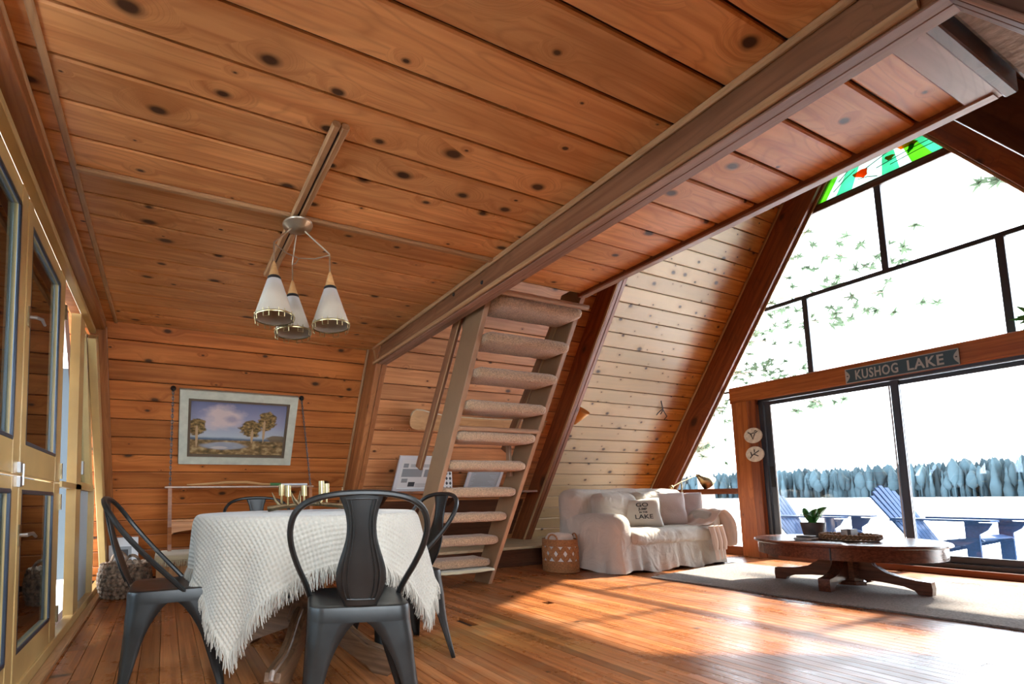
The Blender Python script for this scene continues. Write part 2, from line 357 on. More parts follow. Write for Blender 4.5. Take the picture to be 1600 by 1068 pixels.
# ---------------------------------------------------------------- the A-frame: planes
B = .55; A = 5.355; CEN = 2.21; XL = -.57; XR = 7.14; ZC = 2.30; RIDGE = (A-CEN)/B
def yf(z): return A-B*z                                   # far slope surface
def yn(z): return 2*CEN-A+B*z                              # near slope surface
q = math.hypot(B, 1); UF = V((0, -B/q, 1/q)); NF = V((0, -1/q, -B/q)); UN = V((0, B/q, 1/q)); NN = V((0, 1/q, -B/q))
def onw(u, v, off=0):                                      # far slope, 'off' metres into the room
    n = V((0, 1, B)); return onp(u, v, n, A-off*q)
def wallpt(x, z, off=0): return V((x, yf(z), z))+NF*off
# ---------------------------------------------------------------- floor
fl = MB().box((-.75, -1.05, -.14), (7.2, 5.55, -.022)).build('floor', 'joint', smooth=0, kind='structure')
x = -.60; k = 0
while x < 7.12:
    w = .098 if x < .15 else .0745
    segs = [-.92]+sorted(random.uniform(.2, 4.6) for _ in range(1 if k % 2 else 2))+[5.32]
    segs = [segs[0]]+[s for i, s in enumerate(segs[1:-1]) if True]+[segs[-1]]
    for a, b in zip(segs[:-1], segs[1:]):
        if b-a < .25: continue
        bar('floor_board', (x+w/2, a+.001, -.011), (x+w/2, b-.001, -.011), w-.0022, .022, (0, 0, 1), 'floor', fl, c=.0012)
    x += w; k += 1
# ---------------------------------------------------------------- far slope wall
def slab(name, fn, N_, sgn):
    z0, z1 = -.1, RIDGE
    pts = [V((0, fn(z0), z0))-N_*.022, V((0, fn(z1), z1))-N_*.022, V((0, fn(z1), z1))-N_*.10, V((0, fn(z0), z0))-N_*.10]
    return MB().prism([(p.y, p.z) for p in pts], -.75, 7.3, 0).build(name, 'joint', smooth=0, kind='structure')
wf = slab('wall_far', yf, NF, 1)
WX0, WX1, WZ0, WZ1 = -.30, 1.80, .55, 2.08                     # roof window added in the near slope, unseen, to let in fill daylight
def nslab(mb, xa, xb, z0, z1):
    pts = [V((0, yn(z), z))-NN*o for z, o in ((z0, .022), (z1, .022), (z1, .10), (z0, .10))]
    mb.prism([(p.y, p.z) for p in pts], xa, xb, 0)
m_ = MB(); nslab(m_, -.75, 7.3, -.1, WZ0); nslab(m_, -.75, 7.3, WZ1, RIDGE); nslab(m_, -.75, WX0, WZ0, WZ1); nslab(m_, WX1, 7.3, WZ0, WZ1)
wn = m_.build('wall_near', 'joint', smooth=0, kind='structure')
w6 = thing('added_roof_window', (.75, yn(1.3), 1.3), None, None, None, 'structure')
def np_(x, z, o=0): return V((x, yn(z), z))-NN*o
for x_ in (WX0+.03, WX1-.03, .75): bar('stile', np_(x_, WZ0, .04), np_(x_, WZ1, .04), .06, .08, NN, 'tan', w6)
for z_ in (WZ0+.02, WZ1-.02): bar('rail', np_(WX0, z_, .04), np_(WX1, z_, .04), .06, .08, NN, 'tan', w6)
a_, b_ = np_(0, WZ0, .06), np_(0, WZ1, .06); MB().add([(WX0, a_.y, a_.z), (WX1, a_.y, a_.z), (WX1, b_.y, b_.z), (WX0, b_.y, b_.z)], [(0, 1, 2, 3)]).build('pane', 'glass', w6, smooth=0)
CW = .174; s0 = 2.486-14*CW
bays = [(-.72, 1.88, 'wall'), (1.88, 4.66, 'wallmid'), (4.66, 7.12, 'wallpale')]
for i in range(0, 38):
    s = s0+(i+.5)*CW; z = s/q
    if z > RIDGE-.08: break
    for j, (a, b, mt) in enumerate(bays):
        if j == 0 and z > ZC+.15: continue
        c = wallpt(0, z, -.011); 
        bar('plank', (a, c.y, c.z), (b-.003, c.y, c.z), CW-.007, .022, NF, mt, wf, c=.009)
    if z > .1:
        c = V((0, yn(z), z))-NN*.011
        for xa, xb in (((-.72, WX0), (WX1, 7.12)) if WZ0-.08 < z < WZ1+.08 else ((-.72, 7.12),)):
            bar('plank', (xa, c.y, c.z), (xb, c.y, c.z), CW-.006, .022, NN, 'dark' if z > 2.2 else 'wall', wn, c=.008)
# ---------------------------------------------------------------- loft floor seen from below
ce = MB().box((-.70, .30, ZC+.022), (1.99, yf(ZC)+.06, ZC+.10)).box((1.99, .56, ZC+.022), (2.80, 2.39, ZC+.10)).build('ceiling', 'joint', smooth=0, kind='structure')
j0 = .745-3*.1825
for i in range(24):
    a = j0+i*.1825; b = a+.1825
    if a > yf(ZC): break
    b2 = min(b, yf(ZC)+.012)
    if b > .3: bar('plank', (-.70, (a+b2)/2, ZC+.011), (1.93, (a+b2)/2, ZC+.011), b2-a-.010, .022, (0, 0, -1), 'ceil', ce, c=.006)
    a3, b3 = max(a, .62), min(b, 2.39)
    if b3-a3 > .03: bar('plank', (1.94, (a3+b3)/2, ZC+.011), (2.80, (a3+b3)/2, ZC+.011), b3-a3-.010, .022, (0, 0, -1), 'ceil', ce, c=.006)
# ---------------------------------------------------------------- rafters and beams
def rafter(xa, xb, prot, z0, z1, far, mat, label, mould=None, mw_=.026):
    fn, N_, U_ = (yf, NF, UF) if far else (yn, NN, UN)
    t = thing('rafter', (xa, fn(z0), z0), label, 'rafter', None, 'structure')
    w = (xb-xa)/2-.002
    for c in (xa+w/2, xb-w/2):
        p0 = V((c, fn(z0), z0))+N_*(prot/2); p1 = V((c, fn(z1), z1))+N_*(prot/2)
        bar('timber', p0, p1, prot, w, (1, 0, 0), mat, t, c=.004)
    for (mx, mo) in (mould or []):
        p0 = V((mx, fn(z0), z0))+N_*mo; p1 = V((mx, fn(z1), z1))+N_*mo
        bar('moulding', p0, p1, mw_, mw_*.85, (1, 0, 0), 'mould' if mw_ > .02 else 'soffit', t, c=mw_*.3)
    return t
rafter(1.87, 1.985, .25, 0.005, 5.6, True, 'beamside', 'brown timber rafter between the painting and the stairs', [(1.86, .016)])
rafter(4.555, 4.665, .24, .235, 5.6, True, 'rafter', 'dark rafter behind the stairs, left of the sofa wall', [(4.55, .225)])
rafter(6.985, 7.09, .30, .01, 5.6, True, 'rafter', 'red brown rafter along the window edge above the sofa', [(6.975, .016), (7.06, .312)])
rafter(1.87, 1.985, .175, .3, 5.6, False, 'dark', 'double rafter at the near end of the loft beam, top right', [(1.865, .168), (1.99, .168)], .012)
rafter(4.555, 4.665, .24, .01, 5.6, False, 'dark', 'rafter on the near roof slope between loft and window')
rafter(6.985, 7.09, .30, .01, 5.6, False, 'rafter', 'window edge rafter on the right side of the glass gable', [(7.06, .312)])
bm_ = thing('ceiling_beam', (1.93, 2, 2.12), 'long brown ceiling beam with pale mouldings running past the chandelier', 'beam', None, 'structure')
yb0, yb1 = .42, yf(2.2)-.17
for c in (1.906, 1.957): bar('timber', (c, yb0, 2.21), (c, yb1, 2.21), .048, .176, (0, 0, 1), 'beam', bm_, c=.004)
bar('moulding', (1.871, yb0+.05, 2.284), (1.871, yb1, 2.284), .024, .030, (0, 0, 1), 'mould', bm_, c=.010)
bar('moulding', (1.871, yb0+.05, 2.139), (1.871, yb1, 2.139), .022, .030, (0, 0, 1), 'mould', bm_, c=.010)
bar('moulding', (1.871, yb1-.06, 2.14), (1.871, yb1-.06+.05, 2.285), .022, .022, (1, 0, 0), 'mould', bm_, c=.008)
bar('facing', (1.906, yb0, 2.119), (1.906, yb1, 2.119), .049, .006, (0, 0, 1), 'soffit', bm_, c=.002)
bar('facing', (1.958, yb0, 2.119), (1.958, yb1, 2.119), .049, .006, (0, 0, 1), 'soffit', bm_, c=.002)
for px in ((709, 445), (728, 458)):
    p = onx(709 if px[0] == 709 else 753, 460 if px[0] == 709 else 441, 1.882)
    MB().lathe([(.0, -.004), (.014, -.003), (.012, .004), (.008, .007)], 10).build('bolt', 'black', bm_, frame_mat(p, (0, 1, 0), (0, 0, 1), (-1, 0, 0)))
# loft edge: fascia, lip and end board
le = thing('loft_edge', (2.88, 1.6, 2.25), 'trim board along the loft edge in front of the window', 'trim', None, 'structure')
bar('fascia', (2.826, .56, 2.325), (2.826, 2.40, 2.325), .09, .045, (1, 0, 0), 'rafter', le)
bar('lip', (2.822, .56, 2.273), (2.822, 2.36, 2.273), .055, .014, (0, 0, 1), 'soffit', le)
bar('end_board', (1.99, .578, 2.283), (2.85, .578, 2.283), .095, .022, (0, 0, 1), 'soffit', le)
bar('end_joist', (1.99, .535, 2.31), (2.86, .535, 2.31), .03, .09, (0, 0, 1), 'dark', le)
wb = thing('weathered_board', (2.45, .47, 2.3), 'rough grey weathered board at the end of the loft', 'board', None, 'structure')
bar('board', (1.99, .475, 2.335), (2.93, .475, 2.335), .07, .055, (0, 0, 1), 'weath', wb, c=.008)
bar('upper_board', (1.99, .45, 2.385), (2.92, .45, 2.385), .08, .04, (0, 0, 1), 'beam', wb, c=.006)
rl = thing('loft_rail', (2.89, 1.2, 2.5), 'narrow rail above the loft floor, seen past the weathered board', 'rail', None, 'structure')
bar('rail', (2.87, .40, 2.515), (2.87, 2.3, 2.515), .07, .03, (1, 0, 0), 'dark', rl); bar('edge', (2.852, .40, 2.545), (2.852, 2.3, 2.545), .012, .016, (1, 0, 0), 'soffit', rl); bar('edge', (2.852, .40, 2.485), (2.852, 2.3, 2.485), .012, .016, (1, 0, 0), 'soffit', rl)
# ceiling battens
def trimbar(n, p0, p1, w, t, up, mat, c=.006):
    return bar('trim_%d' % n, p0, p1, w, t, up, mat, None, c, kind='structure')
trimbar(1, (-.375, 2.205, ZC-.011), (1.86, 2.205, ZC-.011), .034, .022, (0, 0, 1), 'mould', .009)
trimbar(2, (-.385, .35, ZC-.008), (-.385, yf(ZC)-.01, ZC-.008), .026, .016, (0, 0, 1), 'mould', .005)
tb = thing('ceiling_batten', (.62, 2.2, ZC), 'rounded wooden batten across the ceiling above the chandelier', 'batten', None, 'structure')
for dx in (-.019, .019): bar('strip', (.622+dx, 1.57, ZC-.014), (.610+dx, 2.86, ZC-.014), .034, .026, (0, 0, 1), 'mould', tb, c=.011)
bar('strip', (.622, 1.60, ZC-.012), (.610, 2.83, ZC-.012), .006, .02, (0, 0, 1), 'black', tb, c=.001)
# ---------------------------------------------------------------- left wall with half-glazed doors
wl = MB()
def tri(za, zb): return [(yn(za), za), (yf(za), za), (yf(zb), zb), (yn(zb), zb)]
wl.prism(tri(2.235, 2.42), XL-.09, XL+.0, 0)
wl.build('wall_left', 'beamside', smooth=0, kind='structure')
bar('trim_3', (XL+.055, .25, 2.29), (XL+.055, yf(2.29)+.02, 2.29), .15, .11, (1, 0, 0), 'beamside', None, kind='structure')
bar('trim_4', (XL+.105, .25, 2.36-.075), (XL+.105, yf(2.3)-.03, 2.36-.075), .03, .02, (1, 0, 0), 'mould', None, kind='structure')
bar('trim_5', (XL+.02, .2, 2.20), (XL+.02, yf(2.2), 2.20), .035, .05, (1, 0, 0), 'tan', None, kind='structure')
# sloping corner board where the door wall meets the far slope
p0 = wallpt(XL+.06, .02, .03); p1 = wallpt(XL+.06, 2.26, .03)
bar('trim_6', p0, p1, .06, .12, (1, 0, 0), 'beamside', None, kind='structure')
p0 = wallpt(XL+.03, .02, .13); p1 = wallpt(XL+.03, 2.2, .13)
bar('trim_7', p0, p1, .14, .06, (1, 0, 0), 'tan', None, kind='structure')
def leaf(n, y0, y1, z0, z1, gy0, gy1, gz0, gz1, latch=None):
    d = thing('door_%d' % n, (XL, (y0+y1)/2, z0), None, None, None, 'structure'); th = .045; xc = XL-th/2
    for (a, b) in ((y0, gy0), (gy1, y1)): bar('stile', (xc, (a+b)/2, z0), (xc, (a+b)/2, z1), b-a, th, (1, 0, 0), 'tan', d, c=.005)
    for (a, b) in ((z0, gz0), (gz1, z1)): bar('rail', (xc, gy0, (a+b)/2), (xc, gy1, (a+b)/2), b-a, th-.004, (1, 0, 0), 'tan', d, c=.005)
    for (a, b, c, e) in ((gy0, gz0, gy0, gz1), (gy1, gz0, gy1, gz1), (gy0, gz0, gy1, gz0), (gy0, gz1, gy1, gz1)):
        bar('glazing_bead', (XL-.006, a, b), (XL-.006, c, e), .020, .012, (1, 0, 0), 'alu', d, c=.003)
    MB().box((XL-.026, gy0, gz0), (XL-.020, gy1, gz1)).build('pane', 'doorglass', d, smooth=0)
    if latch:
        ly, lz = latch; l = MB().box((XL, ly-.014, lz-.045), (XL+.006, ly+.014, lz+.045)).build('latch', 'oldbrass', d, smooth=0)
        MB().tube([(XL+.004, ly, lz), (XL+.03, ly, lz), (XL+.045, ly+.03, lz+.004), (XL+.05, ly+.06, lz-.012)], [.008, .009, .008, .006], 8).build('lever', 'steel', l)
    return d
leaf(2, 1.50, 2.315, .955, 2.18, 1.60, 2.222, 1.10, 2.09)
leaf(3, 2.325, 3.135, .955, 2.18, 2.405, 3.005, 1.10, 2.09, (2.375, 1.66))
leaf(4, 1.50, 2.315, .07, .945, 1.60, 2.222, .205, .885)
leaf(5, 2.325, 3.135, .07, .945, 2.375, 2.985, .205, .885, (2.345, .70))
leaf(6, .66, 1.49, .07, 1.9, .80, 1.38, .205, 1.80)
for z in (1.02, .84, 1.98, .2):
    MB().box((XL-.02, 3.13, z-.045), (XL+.010, 3.15, z+.045)).build('trim_%d' % (30+int(z*10)), 'oldbrass', None, smooth=0, kind='structure')
bolt_ = thing('slide_bolt', (XL, 2.3, .95), 'small steel slide bolt where the two door leaves meet', 'bolt')
for z in (.925, .985):
    MB().box((XL, 2.29, z-.022), (XL+.012, 2.325, z+.022)).build('plate', 'steel', bolt_, smooth=0)
MB().tube([(XL+.018, 2.308, .91), (XL+.018, 2.308, 1.0)], .005, 8).build('rod', 'steel', bolt_)
# posts and fixed lights towards the corner
for n, (y0, y1, z0, z1, xo, mat) in enumerate(((3.29, 3.62, .06, 2.18, -.10, 'tan'), (3.68, 3.86, .05, 2.18, .0, 'tan'), (3.15, 3.19, .06, 2.18, -.05, 'tan'), (3.86, 4.52, .93, .985, .0, 'tan'), (3.2, 3.9, .93, .965, .0, 'tan'), (3.86, 4.75, 2.10, 2.18, -.02, 'tan'))):
    MB().box((XL-.06+xo, y0, z0), (XL+xo, y1, z1)).build('trim_%d' % (8+n), mat, None, smooth=0, kind='structure')
lean = bar('trim_20', (XL-.03, 4.45, .97), (XL-.03, 4.02, 2.15), .12, .05, (1, 0, 0), 'tan', None, kind='structure')
w2 = thing('window_1', (XL-.05, 4.2, .1), None, None, None, 'structure')
MB().box((XL-.05, 3.86, .07), (XL-.04, 4.54, .93)).build('panel', 'screen', w2, smooth=0)
MB().box((XL-.05, 3.86, .985), (XL-.046, 4.45, 2.1)).build('pane', 'doorglass', w2, smooth=0)
MB().box((XL-.10, 3.19, .07), (XL-.096, 3.30, 2.15)).build('pane', 'doorglass', w2, smooth=0)
for y in (4.53,): bar('stile', (XL-.02, y, .06), (XL-.02, y, .95), .035, .05, (1, 0, 0), 'tan', w2)
lt = MB().box((XL-.03, 4.02, 1.05), (XL-.01, 4.06, 1.15)).build('latch', 'steel', w2, smooth=0)
bar('baseboard_left', (XL-.02, .1, .03), (XL-.02, 5.2, .03), .09, .06, (1, 0, 0), 'tan', None, kind='structure')
bar('trim_14', (XL+.035, .1, .012), (XL+.035, 4.9, .012), .05, .024, (0, 0, 1), 'mould', None, kind='structure')
# the wall above the loft behind the camera side, closing the house
MB().prism([(yn(2.42), 2.42), (yf(2.42), 2.42), (CEN, RIDGE)], XL-.09, XL, 0).build('trim_15', 'wall', None, smooth=0, kind='structure')
MB().box((XL-.09, -.95, -.02), (XL, .66, 2.25)).build('trim_16', 'tan', None, smooth=0, kind='structure')
# porch outside the doors
MB().box((-3.2, -1.5, -.2), (XL-.09, 6.5, -.05)).build('porch_floor', 'deck', None, smooth=0, label='grey boarded porch floor outside the left doors', category=None, kind='structure') if False else link('porch_floor', MB().box((-3.4, -1.5, -.2), (XL-.10, 6.5, -.05)).mesh('porch_floor', 0), 'deck', None, kind='structure')
link('porch_wall', MB().box((-3.4, -1.5, -.05), (-3.3, 6.5, 1.15)).mesh('porch_wall', 0), 'porchwall', None, kind='structure')
link('porch_end_wall', MB().box((-3.3, 6.3, -.05), (XL-.12, 6.4, 2.45)).mesh('porch_end', 0), 'porchwall', None, kind='structure')
MB().box((-2.2, -1.5, 2.7), (XL-.10, 6.5, 2.8)).build('porch_roof', 'dark', None, smooth=0, kind='structure')
# ---------------------------------------------------------------- glass gable
XG = 7.13
def yz(mb, pts, x0, x1): return mb.prism(pts, x0, x1, 0)
def gin(z): return yf(z)-.27                                # inner edge of the gable rafter, far side
def gin2(z): return 2*CEN-gin(z)
w = thing('window_2', (XG, CEN, 2.2), None, None, None, 'structure')
def pane(parent, pts, mat='glass'): return yz(MB(), pts, XG-.004, XG+.004).build('pane', mat, parent, smooth=0)
pane(w, [(2.22, 3.17), (gin(3.17), 3.17), (gin(4.10), 4.10), (2.22, 4.10)])
pane(w, [(2.20, 3.17), (2.20, 4.10), (gin2(4.10), 4.10), (gin2(3.17), 3.17)])
pane(w, [(2.91, 2.22), (gin(2.22), 2.22), (gin(3.12), 3.12), (2.91, 3.12)])
pane(w, [(1.51, 2.22), (2.87, 2.22), (2.87, 3.12), (1.51, 3.12)])
pane(w, [(1.47, 2.22), (1.47, 3.12), (gin2(3.12), 3.12), (gin2(2.22), 2.22)])
def mull(parent, p0, p1, w_=.05, mat='alu', t=.07, name='mullion'): return bar(name, (XG, *p0), (XG, *p1), w_, t, (1, 0, 0), mat, parent, c=.006)
mull(w, (gin2(3.15), 3.15), (gin(3.15), 3.15)); mull(w, (2.21, 3.15), (2.21, 4.13)); mull(w, (2.89, 2.2), (2.89, 3.14)); mull(w, (1.49, 2.2), (1.49, 3.14)); mull(w, (gin2(4.13)-.05, 4.135), (gin(4.13)+.05, 4.135), .06, 'dark', .09, 'rail')
for z0, z1 in ((2.2, 3.14), (3.15, 4.13)):
    for g in (gin, gin2): mull(w, (g(z0), z0), (g(z1), z1), .03, 'mould', .05, 'bead')
# stained glass under the peak
w3 = thing('window_3', (XG, CEN, 4.2), None, None, None, 'structure')
def stained(name, col, k=.35):
    m, nt, p = newmat(name); nt.nodes.remove(p); out = nt.nodes['Material Output']
    t = N(nt, 'ShaderNodeBsdfTransparent'); no = N(nt, 'ShaderNodeTexNoise'); no.inputs['Scale'].default_value = 6; tc = N(nt, 'ShaderNodeTexCoord'); nt.links.new(tc.outputs['Object'], no.inputs[0])
    r = ramp(nt, [(.35, tuple(c*.55 for c in col)), (.65, col)]); nt.links.new(no.outputs[0], r.inputs[0]); nt.links.new(r.outputs[0], t.inputs[0])
    g = N(nt, 'ShaderNodeBsdfTranslucent'); g.inputs[0].default_value = (*col, 1); mx = N(nt, 'ShaderNodeMixShader'); mx.inputs[0].default_value = .25
    nt.links.new(t.outputs[0], mx.inputs[1]); nt.links.new(g.outputs[0], mx.inputs[2]); nt.links.new(mx.outputs[0], out.inputs[0]); return m
SG = [stained('green glass', (.05, .30, .05)), stained('lime glass', (.14, .34, .05)), stained('aqua glass', (.10, .34, .22)), stained('clear rippled glass', (.36, .44, .40)), stained('orange glass', (.85, .30, .03)), stained('red glass', (.85, .16, .03))]
zb = 4.19; hw = lambda z: gin(z)-CEN-.07
ztop = 5.0
cuts = [zb, 4.62, 4.95]
for i, (za, zc) in enumerate(zip(cuts[:-1], cuts[1:])):
    ha, hb = hw(za), max(.02, hw(zc)); bnd_ = [-1, -.80, -.52, -.34, -.08, .18, .40, .66, .84, 1] if i == 0 else [-1, -.3, .3, 1]
    for j in range(len(bnd_)-1):
        def P(s, h): return CEN+s*h
        def tp(s): return s if abs(s) == 1 else max(-.97, min(.97, s*.9-.22*(1-abs(s)) if i == 0 else s))
        pts = [(P(bnd_[j], ha), za), (P(bnd_[j+1], ha), za), (P(tp(bnd_[j+1]), hb), zc), (P(tp(bnd_[j]), hb), zc)]
        yz(MB(), pts, XG-.003, XG+.003).build('glass_piece', SG[(2, 1, 3, 2, 3, 3, 2, 3, 1)[j] if i == 0 else (1, 0, 2)[j]], w3, smooth=0)
def blob(cy, cz, ry, rz, ang, m, wav=.25, n=9):
    pts = []
    for k in range(n):
        a = 2*math.pi*k/n; r = 1+wav*math.sin(3*a+cy*9); y, z = ry*r*math.cos(a), rz*r*math.sin(a)
        pts.append((cy+y*math.cos(ang)-z*math.sin(ang), cz+y*math.sin(ang)+z*math.cos(ang)))
    yz(MB(), pts, XG-.012, XG-.006).build('glass_piece', m, w3, smooth=0)
blob(2.32, 4.33, .06, .045, .4, SG[5]); blob(2.10, 4.36, .035, .025, .2, SG[4]); blob(1.98, 4.42, .075, .04, .5, SG[4]); blob(1.95, 4.36, .02, .05, .3, SG[0])
for (a, b) in (((2.35, 4.28), (2.2, 4.22)), ((2.28, 4.36), (1.85, 4.5)), ((2.2, 4.31), (1.7, 4.36)), ((2.1, 4.28), (1.66, 4.30)), ((2.0, 4.45), (1.8, 4.6)), ((2.5, 4.35), (2.2, 4.6)), ((2.55, 4.26), (2.36, 4.40))):
    MB().tube([(XG-.012, *a), (XG-.012, (a[0]+b[0])/2, (a[1]+b[1])/2+.012), (XG-.012, *b)], .004, 6).build('lead_line', 'black', w3)
for s in (1, -1):
    bar('frame', (XG, CEN+s*(hw(zb)+.035), zb-.02), (XG, CEN+s*(hw(5.05)+.035), 5.05), .07, .06, (1, 0, 0), 'dark', w3)
bar('frame', (XG, CEN-hw(zb)-.06, zb-.02), (XG, CEN+hw(zb)+.06, zb-.02), .05, .06, (1, 0, 0), 'dark', w3)
MB().prism([(CEN-.32, 4.95), (CEN+.32, 4.95), (CEN, RIDGE)], XG-.03, XG+.03, 0).build('trim_17', 'dark', None, smooth=0, kind='structure')
# header, posts
bar('trim_18', (7.06, .66, 2.105), (7.06, 3.70, 2.105), .215, .12, (1, 0, 0), 'orange', None, c=.01, kind='structure')
bar('trim_19', (7.05, 3.545, 0), (7.05, 3.545, 2.0), .27, .14, (1, 0, 0), 'orange', None, c=.01, kind='structure')
bar('trim_21', (7.05, .875, 0), (7.05, .875, 2.0), .27, .14, (1, 0, 0), 'orange', None, c=.01, kind='structure')
bar('trim_22', (7.0, 3.455, 0), (7.0, 3.455, 1.995), .09, .05, (1, 0, 0), 'rafter', None, c=.006, kind='structure')
# side light
w4 = thing('window_4', (XG, 4.1, .1), None, None, None, 'structure')
pane(w4, [(3.69, .12), (gin(.12), .12), (gin(.80), .80), (3.69, .80)]); pane(w4, [(3.69, .875), (gin(.875), .875), (gin(2.16), 2.16), (3.69, 2.16)])
bar('rail', (XG-.02, 3.68, .838), (XG-.02, gin(.84)+.05, .838), .075, .09, (1, 0, 0), 'rafter', w4); mull(w4, (3.68, 2.18), (gin(2.18)+.03, 2.18), .03)
bar('sill', (XG-.03, 3.68, .055), (XG-.03, gin(.05)+.05, .055), .11, .12, (1, 0, 0), 'rafter', w4)
mull(w4, (gin(.1), .1), (gin(2.2), 2.2), .03, 'mould', .05, 'bead'); mull(w4, (3.695, .1), (3.695, 2.18), .02, 'alu', .05, 'bead')
w5 = thing('window_5', (XG, .4, .1), None, None, None, 'structure')
pane(w5, [(gin2(.12), .12), (.73, .12), (.73, 2.16), (gin2(2.16), 2.16)]); mull(w5, (gin2(2.18), 2.18), (.75, 2.18), .03)
# sliding door
dr = thing('door_1', (7.1, 2.2, 0), None, None, None, 'structure')
def slid(y0, y1, x, fw):
    z0, z1 = .09, 1.965
    for y in (y0+fw/2, y1-fw/2): bar('stile', (x, y, z0), (x, y, z1), fw, .035, (1, 0, 0), 'alu', dr, c=.006)
    for z, h in ((z0+.04, .08), (z1-.025, .05)): bar('rail', (x, y0, z), (x, y1, z), h, .034, (1, 0, 0), 'alu', dr, c=.006)
    for y in (y0+fw+.006, y1-fw-.006): bar('lip', (x-.018, y, z0+.08), (x-.018, y, z1-.05), .012, .010, (1, 0, 0), 'alulight', dr, c=.002)
    MB().box((x-.003, y0+fw, z0+.07), (x+.003, y1-fw, z1-.04)).build('pane', 'glass', dr, smooth=0)
slid(2.20, 3.36, 7.085, .06); slid(1.03, 2.27, 7.125, .06)
for y in (3.385, 1.02): bar('jamb', (7.1, y, .02), (7.1, y, 1.99), .045, .12, (1, 0, 0), 'alu', dr)
bar('head', (7.1, 1.0, 1.985), (7.1, 3.41, 1.985), .035, .12, (1, 0, 0), 'alu', dr); bar('track', (7.10, 1.0, .055), (7.10, 3.41, .055), .10, .11, (1, 0, 0), 'alu', dr)
MB().box((7.055, 3.31, .88), (7.068, 3.345, 1.14)).build('handle', 'black', dr, smooth=0)
bar('trim_23', (7.0, 1.0, .03), (7.0, 3.4, .03), .06, .08, (1, 0, 0), 'rafter', None, kind='structure')
# low ledge along the foot of the far slope, and the wall shelf
lg = thing('wall_ledge', (4.5, 4.33, 0), 'low pale ledge along the foot of the wall behind the sofa', 'ledge', None, 'structure')
bar('top_board', (2.02, 4.79, .215), (6.97, 4.79, .215), .98, .03, (0, 0, 1), 'ledge', lg); bar('front_board', (2.02, 4.345, .10), (6.97, 4.345, .10), .20, .025, (0, 1, 0), 'dark', lg)
sh = thing('wall_shelf', (3.2, 4.7, .88), 'brown shelf on the sloping wall behind the stairs', 'shelf')
bar('board', (2.03, 4.75, .885), (4.5, 4.75, .885), .24, .03, (0, 0, 1), 'beamside', sh)
for x in (2.35, 3.3, 4.3): MB().prism([(4.85, .87), (4.66, .87), (4.93, .70)], x-.012, x+.012, 0).build('bracket', 'dark', sh, smooth=0)
bar('trim_24', wallpt(2.02, .55, .02), wallpt(4.5, .55, .02), .55, .02, NF, 'dark', None, kind='structure')
# ================================================================ staircase
st = thing('staircase', (2.46, 3.6, 0), 'steep open staircase with carpeted treads rising to the loft', 'staircase')
def sy(z): return 3.616-.523*z
for x, lab in ((2.05, None), (2.87, None)):
    s_ = MB().prism([(sy(0), .001), (sy(0)+.215, .001), (sy(2.38)+.215, 2.38), (sy(2.38), 2.38)], x-.02, x+.02, 0).build('stringer', 'tanbrown', st, smooth=0)
    bar('edge', (x, sy(.004)-.003, .004), (x, sy(2.38)-.003, 2.38), .042, .012, (0, -1, 0), 'stairedge', s_, c=.003)
for i in range(10):
    y0 = 2.385+.1285*i; zc = 2.165-.2165*i
    rbox('tread', (2.075, y0, zc-.043), (2.846, y0+.25, zc+.040), .040, 'carpet', st, sub=14, noise_amp=.004, noise_f=9)
tg = rbox('loose_carpet', (2.10, 3.50, .135), (2.85, 3.74, .165), .012, 'bench_pad', st, sub=10, noise_amp=.012, noise_f=6)
for (z, y) in ((2.19, 2.36), (1.352, 2.90)): MB().tube([(2.07, y, z), (2.85, y, z)], .019, 12).build('dowel', 'stairedge', st)
for x, a, b in ((2.05, (2.80, 2.21), (3.47, 1.085)), (2.87, (2.66, 2.21), (3.33, 1.24))):
    bar('handrail', (x, *a), (x, *b), .035, .085, (0, 1, .6), 'beam', st, c=.008)
    bar('rail_edge', (x-.02, a[0]-.05, a[1]-.01), (x-.02, b[0]-.05, b[1]-.01), .008, .012, (0, 1, .6), 'mould', st, c=.002)
    if x < 2.5:
        bar('post', (x+.03, sy(b[1])+.19, .46), (x+.03, sy(b[1])+.19, b[1]+.12), .08, .035, (1, 0, 0), 'tanbrown', st, c=.006)
        bar('brace', (x+.03, sy(2.1)+.23, 1.85), (x+.03, sy(2.1)+.27, 2.2), .06, .03, (1, 0, 0), 'tanbrown', st, c=.006)
    else: bar('post', (x-.05, 3.22, 1.0), (x-.05, 3.22, 1.32), .05, .03, (1, 0, 0), 'stairedge', st, c=.006)
# ================================================================ dining table
TC = V((.73, 2.43, 0)); TR = .555; TZ = .75
tb_ = thing('dining_table', TC, 'round pedestal dining table under the waffle cloth', 'table')
MB().lathe([(0, .715), (TR-.03, .715), (TR, .722), (TR+.004, .735), (TR-.006, .746), (0, .746)], 48, TC, cap=False).build('tabletop', 'oakdark', tb_)
MB().lathe([(.10, .16), (.12, .20), (.085, .30), (.075, .42), (.10, .55), (.14, .64), (.30, .70), (.32, .714)], 20, TC).build('column', 'oakdark', tb_)
def foot_poly():
    top = [(.06, .30), (.12, .29), (.18, .25), (.25, .18), (.33, .13), (.41, .115), (.46, .105), (.475, .07), (.46, .03), (.44, .0)]
    bot = [(.37, .0), (.34, .03), (.28, .06), (.2, .10), (.12, .14), (.06, .15)]
    return top+bot
for k in (-124, -57, 57, 124):
    a = math.radians(k); poly = [(x*1.14, z*.92) for x, z in foot_poly()]
    mw = Matrix.Translation(TC) @ Matrix.Rotation(a, 4, 'Z')
    ft = MB().prism([(x, z) for x, z in poly], -.036, .036, 1).build('foot', 'oakdark', tb_, mw)
    MB().tube([(x*1.14, 0, z*.92+.004) for x, z in foot_poly()[1:8]], .014, 8).build('carved_ridge', 'oakdark', ft, mw)
